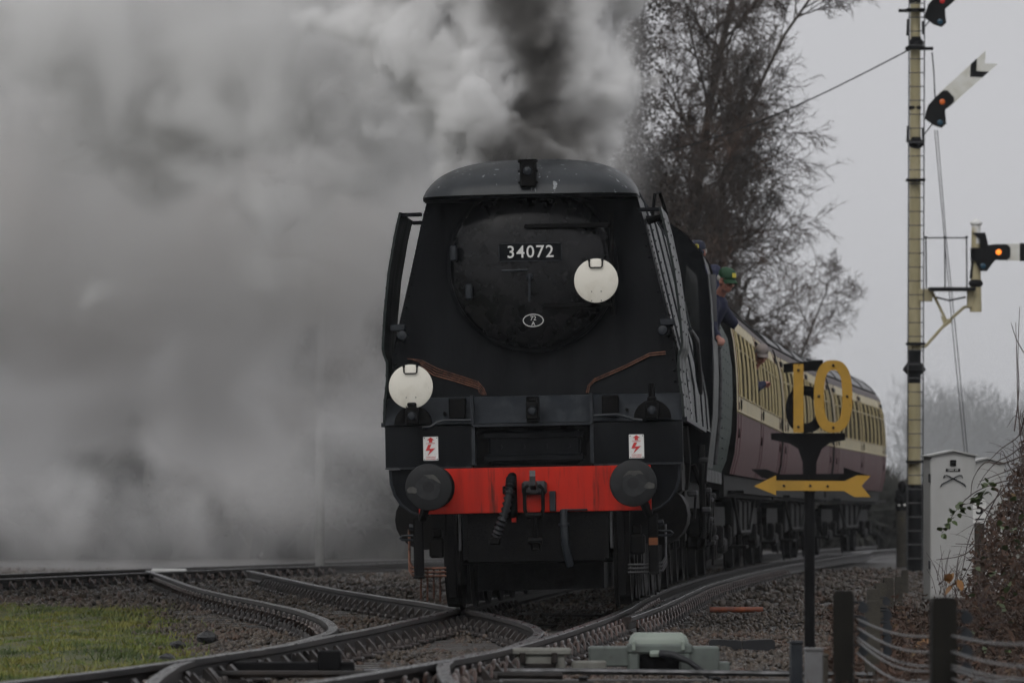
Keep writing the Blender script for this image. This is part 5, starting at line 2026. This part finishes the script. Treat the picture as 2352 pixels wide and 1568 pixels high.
bare_tree('bare_tree', 'big bare tree with dark ivy towering right of the smoke', at(1460, 126), 17.0, 2.9, 8, (60, 13, 8, 5), 'bare trees beside the line', droop=.07, ivy=36000, r_trunk=.2, thick=1.9)
bare_tree('bare_tree', 'shorter bare tree over the first coach roof, next to the big one', at(1610, 132), 10.5, 2.1, 19, (40, 13, 8, 4), 'bare trees beside the line', droop=.07, r_trunk=.09, thick=1.8, lean=(.0, 0))
bare_tree('bare_tree', 'fine-twigged brown tree between the ivy-clad tree and the shorter one', at(1545, 128), 15.0, 2.4, 77, (56, 13, 8, 4), 'bare trees beside the line', droop=.08, r_trunk=.10, thick=1.9)
bare_tree('bare_tree', 'small pale bare tree low above the first coach roof', at(1680, 170), 8.8, 2.1, 24, (34, 11, 7, 4), 'bare trees beside the line', droop=.0, r_trunk=.10, thick=1.8, lean=(-.03, 0))
bare_tree('bare_tree', 'faint farther bare tree ending the row above the coaches', at(1735, 200), 8.0, 1.7, 38, (28, 10, 7, 3), 'bare trees beside the line', droop=.0, r_trunk=.13, thick=1.5)


def wood(name, label, trees, mt, per, wmin, wmax, lmin, lmax):
    Vs = []
    for (cx_, cy_, ht, rad) in trees:
        n = per
        q = rng.normal(size=(n, 3))
        q /= np.linalg.norm(q, axis=1)[:, None]
        r = rng.random(n) ** .55
        c = np.stack([cx_ + q[:, 0] * r * rad, cy_ + q[:, 1] * r * rad, ht * .56 + q[:, 2] * r * ht * .46], -1)
        d = q * .6 + rng.normal(0, .5, (n, 3)) + np.array([0, 0, .55])
        d /= np.linalg.norm(d, axis=1)[:, None]
        L = rng.uniform(lmin, lmax, n)[:, None] * (1.25 - .6 * r[:, None])
        side = np.cross(d, np.array([[.1, 1, .05]]))
        side /= np.linalg.norm(side, axis=1)[:, None]
        wd = rng.uniform(wmin, wmax, n)[:, None] * (1.3 - .7 * r[:, None])
        Vs.append(np.stack([c - side * wd, c + side * wd, c + d * L], 1))
        m = 14
        zt = rng.random(m)
        k0 = np.stack([cx_ + rng.normal(0, .12, m), cy_ + rng.normal(0, .12, m), np.full(m, -.8)], -1)
        k1 = np.stack([cx_ + rng.normal(0, rad * .5, m), cy_ + rng.normal(0, rad * .5, m), ht * rng.uniform(.5, .95, m)], -1)
        sd = np.tile(np.array([[.09 + .05 * rad * .3, 0, 0]]), (m, 1))
        Vs.append(np.stack([k0 - sd, k0 + sd, k1], 1))
    V = np.concatenate(Vs).reshape(-1, 3)
    tag(soup(name, V, np.arange(len(V)).reshape(-1, 3), mt), label, 'woodland', kind='stuff')


rt = random.Random(4)
wood('woodland', 'grey leafless woodland far behind the signal on the right',
     [(x_ + rt.uniform(-1, 1), rt.uniform(300, 370), rt.uniform(6.0, 8.2) + .03 * x_, rt.uniform(1.9, 3.0)) for x_ in np.arange(23.5, 62, .85)]
     + [(x_ + rt.uniform(-.5, .5), rt.uniform(285, 300), rt.uniform(2.6, 4.0), rt.uniform(1.6, 2.2)) for x_ in list(np.arange(26, 62, .9)) + list(np.arange(9, 26, .9))], M['fartree'], 1300, .012, .04, .4, 1.5)
wood('woodland', 'dim dark woodland behind the smoke on the left',
     [(x_ + rt.uniform(-1, 1), rt.uniform(136, 156), rt.uniform(6.4, 7.8), rt.uniform(1.6, 2.6)) for x_ in np.arange(-21, 4.5, .45)]
     + [(x_ + rt.uniform(-.5, .5), rt.uniform(132, 136), rt.uniform(2.6, 4.2), rt.uniform(1.2, 1.9)) for x_ in np.arange(-20, 4.5, .32)]
     + [(x_, rt.uniform(166, 176), rt.uniform(1.3, 1.8), rt.uniform(.8, 1.2)) for x_ in np.arange(4, 11.3, .35)], M['evergreen'], 1300, .05, .13, .4, 1.3)

# ------------------------------------------------------------------ brambles on the right
br_ = thing('bramble_bush', 'tangled bramble bush with brown dead leaves and a few green ones', 'bush', (P(2340, 0, 46).x, 46, -.6))
off = np.array(br_.location)


def edge_x(y):
    pts = [(990, 2380), (1060, 2352), (1160, 2300), (1250, 2252), (1330, 2232), (1400, 2212), (1568, 2195), (1700, 2190)]
    return np.interp(y, [p[0] for p in pts], [p[1] for p in pts])


n = 26000
py_ = rng.uniform(1010, 1640, n)
px_ = rng.uniform(2170, 2480, n)
k = (px_ - edge_x(py_) + rng.normal(0, 14, n)) > 0
px_, py_ = px_[k], py_[k]
n = len(px_)
Yd = rng.uniform(43, 49, n)
cpt = np.stack([(px_ - 1176) / F * Yd, Yd, H + (1180 - py_) / F * Yd], -1) - off
uu = rng.normal(size=(n, 3))
uu /= np.linalg.norm(uu, axis=1)[:, None]
vv = np.cross(uu, rng.normal(size=(n, 3)))
vv /= np.linalg.norm(vv, axis=1)[:, None]
s = rng.uniform(.010, .034, n)[:, None]
Vv = np.stack([cpt - uu * s, cpt - vv * s * .5 + uu * s * .2, cpt + uu * s, cpt + vv * s * .5], 1).reshape(-1, 3)
tag(soup('dead_leaves', Vv, np.arange(n * 4).reshape(n, 4), M['deadleaf'], br_), kind='stuff')
# stems
ss = []


def stem(pts, r0, r1, out):
    P_ = [Vector(p) - Vector(off) for p in pts]
    m = 14
    prev = None
    for i in range(m + 1):
        t = i / m * (len(P_) - 1)
        a = min(int(t), len(P_) - 2)
        u = t - a
        p0, p1, p2, p3 = P_[max(a - 1, 0)], P_[a], P_[a + 1], P_[min(a + 2, len(P_) - 1)]
        q = .5 * ((2 * p1) + (p2 - p0) * u + (2 * p0 - 5 * p1 + 4 * p2 - p3) * u * u + (3 * p1 - p0 - 3 * p2 + p3) * u**3)
        if prev is not None:
            f0, f1 = (i - 1) / m, i / m
            out.append((tuple(prev), tuple(q), r0 + (r1 - r0) * f0, r0 + (r1 - r0) * f1))
        prev = q


rs = random.Random(5)
main = [[(2400, 1090), (2330, 1100), (2270, 1115), (2225, 1140), (2190, 1180), (2163, 1225)],
        [(2352, 1060), (2300, 1130), (2250, 1185), (2225, 1240), (2210, 1310), (2195, 1380)],
        [(2352, 1020), (2320, 1045), (2290, 1060), (2262, 1090), (2245, 1120)],
        [(2352, 1045), (2300, 1065), (2262, 1062), (2235, 1100), (2230, 1140)],
        [(2380, 1055), (2330, 1075), (2290, 1090), (2250, 1105)],
        [(2300, 1255), (2250, 1250), (2195, 1248)],
        [(2260, 1215), (2220, 1270), (2150, 1285)],
        [(2300, 1120), (2260, 1200), (2240, 1270), (2205, 1340), (2180, 1390)],
        [(2330, 990), (2340, 900), (2338, 820), (2342, 705)], [(2352, 810), (2335, 780), (2322, 740)],
        [(2345, 1000), (2338, 930), (2336, 850), (2333, 740)], [(2352, 960), (2340, 1000), (2300, 1030), (2270, 1060)]]
for m_ in main:
    yd = rs.uniform(43, 45)
    stem([P(x, y_, yd + .1 * j) for j, (x, y_) in enumerate(m_)], .006, .0025, ss)
for i in range(230):
    y0 = rs.uniform(1030, 1560)
    x0 = float(edge_x(y0)) + rs.uniform(-5, 130)
    dx, dy = rs.uniform(-95, 40), rs.uniform(-70, 40)
    yd = rs.uniform(42.5, 46)
    stem([P(x0, y0, yd), P(x0 + dx * .5 + rs.uniform(-12, 12), y0 + dy * .6 - 12, yd), P(x0 + dx, y0 + dy, yd + rs.uniform(-.3, .3))], rs.uniform(.002, .0045), .0012, ss)
for i in range(60):
    x0, y0 = rs.uniform(2150, 2260), rs.uniform(1330, 1420)
    dx, dy = rs.uniform(-45, 45), rs.uniform(-95, -20)
    yd = rs.uniform(42.5, 45)
    stem([P(x0, y0, yd), P(x0 + dx * .4, y0 + dy * .6, yd), P(x0 + dx, y0 + dy, yd)], .003, .0012, ss)
for i in range(16):
    x0, y0 = rs.uniform(2325, 2390), rs.uniform(960, 1060)
    stem([P(x0, y0 + 60, 45), P(x0 - 10 + rs.uniform(-25, 10), y0 - 20, 45), P(x0 + rs.uniform(-50, 20), y0 + rs.uniform(-60, 40), 45)], .004, .0015, ss)
segs_to_mesh('stems', ss, 4, M['stem'], br_)
tag(br_.children[-1], kind='stuff')
lb = MB()
lb.add([(0, 0, 0), (.018, .012, .006), (.024, .03, .004), (.014, .05, -.002), (0, .062, -.008), (-.014, .05, -.002), (-.024, .03, .004), (-.018, .012, .006), (0, .03, -.004)],
       [(0, 1, 8), (1, 2, 8), (2, 3, 8), (3, 4, 8), (4, 5, 8), (5, 6, 8), (6, 7, 8), (7, 0, 8)])
LEAF = lb.mesh('leaf', M['leaf'], smooth=True)
lb.m = [0] * len(lb.m)
LEAF2 = lb.mesh('autumn_leaf', M['autumn'], smooth=True)


def leaf(px, py, yd, s, me=None):
    o = link('leaf', me or LEAF, br_, tuple(P(px, py, yd) - Vector(off)))
    o.rotation_euler = (rs.uniform(-1.2, 1.2), rs.uniform(-.8, .8), rs.uniform(0, 6.28))
    o.scale = (s, s, s)


for (x, y_) in ((2163, 1222), (2170, 1212), (2178, 1200), (2186, 1192), (2190, 1184), (2200, 1176), (2206, 1170), (2214, 1166), (2222, 1160), (2232, 1150), (2240, 1148), (2246, 1138), (2252, 1130), (2258, 1146),
                (2262, 1122), (2268, 1112), (2272, 1130), (2280, 1118), (2200, 1160), (2243, 1156)):
    for q in range(3):
        leaf(x + rs.uniform(-5, 5), y_ + rs.uniform(-4, 4), 43.7, rs.uniform(.6, 1.15))
for i in range(60):
    y_ = rs.uniform(1090, 1540)
    leaf(float(edge_x(y_)) + rs.uniform(-8, 120), y_, rs.uniform(42.4, 43.2), rs.uniform(.6, 1.3))
for (x, y_) in ((2180, 1340), (2186, 1334), (2192, 1338), (2198, 1330), (2190, 1344), (2118, 1470), (2124, 1478), (2130, 1468), (2126, 1486)):
    leaf(x, y_, 43, 1.6, LEAF2)

# low dead growth around the stakes and along the cess
n = 16000
ys_ = rng.uniform(29, 62, n)
xs_ = TA(ys_) + 2.6 + np.abs(rng.normal(0, .9, n)) + .35 * (ys_ < 36)
zz = ground_z(xs_, ys_) + np.abs(rng.normal(0, .09, n)) * np.clip((xs_ - TA(ys_) - 2.2), 0, 2.0)
uu = rng.normal(size=(n, 3))
uu /= np.linalg.norm(uu, axis=1)[:, None]
vv = np.cross(uu, rng.normal(size=(n, 3)))
vv /= np.linalg.norm(vv, axis=1)[:, None]
s = rng.uniform(.012, .045, n)[:, None]
cpt = np.stack([xs_, ys_, zz], -1)
Vv = np.stack([cpt - uu * s, cpt - vv * s * .35, cpt + uu * s, cpt + vv * s * .35], 1).reshape(-1, 3)
tag(soup('undergrowth', Vv, np.arange(n * 4).reshape(n, 4), M['deadleaf']), 'low brown dead leaves and stalks around the stakes', 'undergrowth', kind='stuff')


# ------------------------------------------------------------------ smoke and steam
def volmat(name):
    m = bpy.data.materials.new(name)
    m.use_nodes = True
    t = m.node_tree
    t.nodes.clear()
    out = t.nodes.new('ShaderNodeOutputMaterial')
    pv = t.nodes.new('ShaderNodeVolumePrincipled')
    t.links.new(pv.outputs[0], out.inputs['Volume'])
    return m, t, pv


class Fld:
    """small helper that writes field arithmetic as nodes"""
    def __init__(s, tree):
        s.N, s.L = tree.nodes, tree.links

    def m(s, op, *a):
        n = s.N.new('ShaderNodeMath')
        n.operation = op
        for i, x in enumerate(a):
            if isinstance(x, (int, float)):
                n.inputs[i].default_value = x
            else:
                s.L.new(x, n.inputs[i])
        return n.outputs[0]

    def add(s, a, b): return s.m('ADD', a, b)
    def sub(s, a, b): return s.m('SUBTRACT', a, b)
    def mul(s, a, b): return s.m('MULTIPLY', a, b)

    def noise(s, p, scale, detail, rough=.5, dist=0.0):
        n = s.N.new('ShaderNodeTexNoise')
        n.inputs['Scale'].default_value = scale
        n.inputs['Detail'].default_value = detail
        n.inputs['Roughness'].default_value = rough
        n.inputs['Distortion'].default_value = dist
        s.L.new(p, n.inputs['Vector'])
        return n.outputs[0]

    def smooth(s, x, a, b, c=0, d=1):
        n = s.N.new('ShaderNodeMapRange')
        n.interpolation_type = 'SMOOTHSTEP'
        s.L.new(x, n.inputs['Value'])
        for k, v in (('From Min', a), ('From Max', b), ('To Min', c), ('To Max', d)):
            n.inputs[k].default_value = v
        return n.outputs[0]

    def xyz(s, p):
        n = s.N.new('ShaderNodeSeparateXYZ')
        s.L.new(p, n.inputs[0])
        return n.outputs

    def scaled(s, p, v):
        n = s.N.new('ShaderNodeVectorMath')
        n.operation = 'MULTIPLY'
        s.L.new(p, n.inputs[0])
        n.inputs[1].default_value = v
        return n.outputs[0]


def volcube(name, a, b, vox, mt, field):
    if not isinstance(vox, tuple):
        vox = (vox, vox, vox)
    o = link(name, bpy.data.meshes.new(name))
    o.data.materials.append(mt)
    ng = bpy.data.node_groups.new(name, 'GeometryNodeTree')
    ng.interface.new_socket('Geometry', in_out='INPUT', socket_type='NodeSocketGeometry')
    ng.interface.new_socket('Geometry', in_out='OUTPUT', socket_type='NodeSocketGeometry')
    N, L = ng.nodes, ng.links
    out = N.new('NodeGroupOutput')
    vc = N.new('GeometryNodeVolumeCube')
    sm = N.new('GeometryNodeSetMaterial')
    sm.inputs['Material'].default_value = mt
    vc.inputs['Min'].default_value = a
    vc.inputs['Max'].default_value = b
    for i, k in enumerate(('Resolution X', 'Resolution Y', 'Resolution Z')):
        vc.inputs[k].default_value = max(2, int((b[i] - a[i]) / vox[i]))
    L.new(vc.outputs[0], sm.inputs[0])
    L.new(sm.outputs[0], out.inputs[0])
    f = Fld(ng)
    L.new(field(f, N.new('GeometryNodeInputPosition').outputs[0]), vc.inputs['Density'])
    o.modifiers.new('smoke', 'NODES').node_group = ng
    return o


# chimney: local (0, 2.1) on the engine
CH = LM @ Vector((0, 2.15, 3.85))


def plume_axis(f, X, Y, Z, kx, ky):
    h = f.sub(Z, CH.z)
    hc = f.m('MAXIMUM', h, 0.0)
    ax = f.sub(X, f.sub(CH.x + .02, f.mul(hc, kx)))
    ax = f.m('MAXIMUM', ax, f.mul(ax, -.5))
    ay = f.sub(Y, f.add(CH.y + .1, f.mul(hc, ky)))
    r = f.m('SQRT', f.add(f.mul(ax, ax), f.mul(ay, ay)))
    return h, r, ax


def f_plume(f, pos):
    X, Y, Z = f.xyz(pos)
    h, r, ax = plume_axis(f, X, Y, Z, .02, .35)
    Rr = f.add(.44, f.mul(f.m('POWER', f.m('MAXIMUM', h, 0.0), .65), .34))
    n1 = f.noise(pos, 1.55, 1.5, .5)
    n2 = f.noise(pos, 4.6, 4, .6)
    e = f.add(f.add(f.sub(Rr, r), f.mul(f.sub(n1, .5), 1.25)), f.mul(f.sub(n2, .5), .55))
    d = f.smooth(e, .0, .11)
    return f.mul(f.mul(d, 13.0), f.smooth(Z, CH.z - .1, CH.z + .08))


mp, tp, pv = volmat('chimney smoke')
pv.inputs['Density Attribute'].default_value = 'density'
pv.inputs['Density'].default_value = 1.0
pv.inputs['Anisotropy'].default_value = -.2
f = Fld(tp)
geo = tp.nodes.new('ShaderNodeNewGeometry')
X, Y, Z = f.xyz(geo.outputs['Position'])
h, r, ax = plume_axis(f, X, Y, Z, .30, .25)
core = f.add(.47, f.mul(f.m('MAXIMUM', h, 0.0), .04))
n1 = f.noise(geo.outputs['Position'], 1.5, 5, .6, .6)
ax2 = f.m('ABSOLUTE', f.sub(X, f.sub(CH.x + .0, f.mul(f.m('MAXIMUM', h, 0.0), .06))))
soot = f.add(f.sub(ax2, core), f.mul(f.sub(n1, .5), 1.7))
soot = f.add(soot, f.mul(f.sub(f.noise(geo.outputs['Position'], .8, 2, .5), .5), 1.1))
soot = f.add(soot, f.mul(f.m('MAXIMUM', h, 0.0), .24))
fac = f.smooth(soot, -.26, .44)
mixn = tp.nodes.new('ShaderNodeMixRGB')
mixn.inputs[1].default_value = (.30, .29, .28, 1)       # coal smoke
mixn.inputs[2].default_value = (.99, .988, .985, 1)     # steam
tp.links.new(fac, mixn.inputs[0])
tp.links.new(mixn.outputs[0], pv.inputs['Color'])
o = volcube('chimney_smoke', (-3.0, 50.9, CH.z - .15), (1.9, 56.2, 6.4), .05, mp, f_plume)
tag(o, 'dark smoke with white steam at its edge rising from the chimney', 'smoke', kind='stuff')


def f_bank(f, pos):
    X, Y, Z = f.xyz(pos)
    p2 = f.scaled(pos, (1.0, .30, .85))
    n1 = f.noise(p2, .60, 6, .60, 1.1)
    n2 = f.noise(p2, .2, 2, .5)
    d = f.smooth(n1, .43, .59, .05, 1.0)
    # the bank thins out towards the engine's right and, near the engine, towards the ground
    xr = f.sub(X, f.mul(Y, .011))
    rr = f.smooth(f.add(xr, f.mul(f.sub(n2, .5), 2.0)), .9, -.9)
    low = f.sub(Z, f.add(f.mul(f.m('MAXIMUM', f.add(xr, 6.6), -.5), .72), f.mul(f.sub(n1, .5), 3.5)))
    zz = f.smooth(low, -2.4, 1.6, .24, 1.0)
    yy = f.sub(Y, f.mul(f.smooth(Z, 4.0, .2), 27.0))
    nearfade = f.mul(f.smooth(yy, 60, 65), f.smooth(yy, 84, 76))
    return f.mul(f.mul(f.mul(d, rr), f.mul(zz, nearfade)), f.smooth(Z, .0, 4.6, .07, .66))


mb, tb, pv = volmat('drifting smoke')
mb.cycles.volume_step_rate = 3.0
pv.inputs['Density Attribute'].default_value = 'density'
pv.inputs['Density'].default_value = 1.0
f = Fld(tb)
geo = tb.nodes.new('ShaderNodeNewGeometry')
n1 = f.noise(f.scaled(geo.outputs['Position'], (1, .3, .85)), .55, 5, .6, 1.0)
mixn = tb.nodes.new('ShaderNodeMixRGB')
mixn.inputs[1].default_value = (.988, .986, .984, 1)
mixn.inputs[2].default_value = (.965, .95, .938, 1)
tb.links.new(f.smooth(n1, .42, .62), mixn.inputs[0])
tb.links.new(mixn.outputs[0], pv.inputs['Color'])
o = volcube('drifting_smoke', (-15, 60, -.1), (2.8, 112, 10), (.16, .6, .16), mb, f_bank)
tag(o, 'grey smoke bank drifting left behind the locomotive', 'smoke', kind='stuff')

# ragged puffs torn off the plume, blowing left in front of the bank
def f_puff(f, pos):
    X, Y, Z = f.xyz(pos)
    n1 = f.noise(pos, .95, 7, .62, .7)
    thr = f.add(f.smooth(Z, 2.4, 6.2, .66, .45), f.mul(f.smooth(X, -3.0, -6.5), .05))
    d = f.smooth(f.sub(n1, thr), .0, .09)
    edge = f.mul(f.mul(f.smooth(X, .1, -1.0), f.smooth(X, -7.4, -6.0)), f.mul(f.smooth(Y, 54.5, 56.0), f.smooth(Y, 61.4, 60.0)))
    return f.mul(f.mul(d, edge), 2.8)


mq, tq, pv = volmat('torn puffs')
pv.inputs['Density Attribute'].default_value = 'density'
pv.inputs['Density'].default_value = 1.0
pv.inputs['Color'].default_value = (.992, .99, .987, 1)
pv.inputs['Anisotropy'].default_value = -.2
mq.cycles.volume_step_rate = 2.0
o = volcube('steam_puffs', (-7.4, 54.5, 2.6), (.1, 61.4, 7.0), .085, mq, f_puff)
tag(o, 'pale ragged steam puffs blowing left of the chimney', 'steam', kind='stuff')

# pale mist lying over the far fields
mm, tm_, pv = volmat('field mist')
pv.inputs['Density Attribute'].default_value = 'density'
pv.inputs['Density'].default_value = 1.0
pv.inputs['Color'].default_value = (.95, .97, 1.0, 1)


def f_mist(f, pos):
    X, Y, Z = f.xyz(pos)
    n1 = f.noise(pos, .03, 2, .5)
    fade = f.mul(f.smooth(Y, 190, 215), f.smooth(Y, 285, 262))
    return f.mul(f.mul(f.smooth(Z, 17.0, 1.0), fade), f.smooth(n1, .2, .8, .0045, .0095))


o = volcube('field_mist', (-70, 190, -.6), (110, 285, 17), (6, 6, 3), mm, f_mist)
tag(o, 'pale mist lying over the far fields behind the signal', 'mist', kind='stuff')

# ------------------------------------------------------------------ winter haze
mh, th, pv = volmat('haze')
pv.inputs['Color'].default_value = (.93, .96, 1.0, 1)
pv.inputs['Density'].default_value = .00024
b = MB()
b.box(-905, 905, -6, 1505, -1.7, 19.0)
tag(b.build('haze', mh), 'thin winter haze', 'haze', kind='stuff')
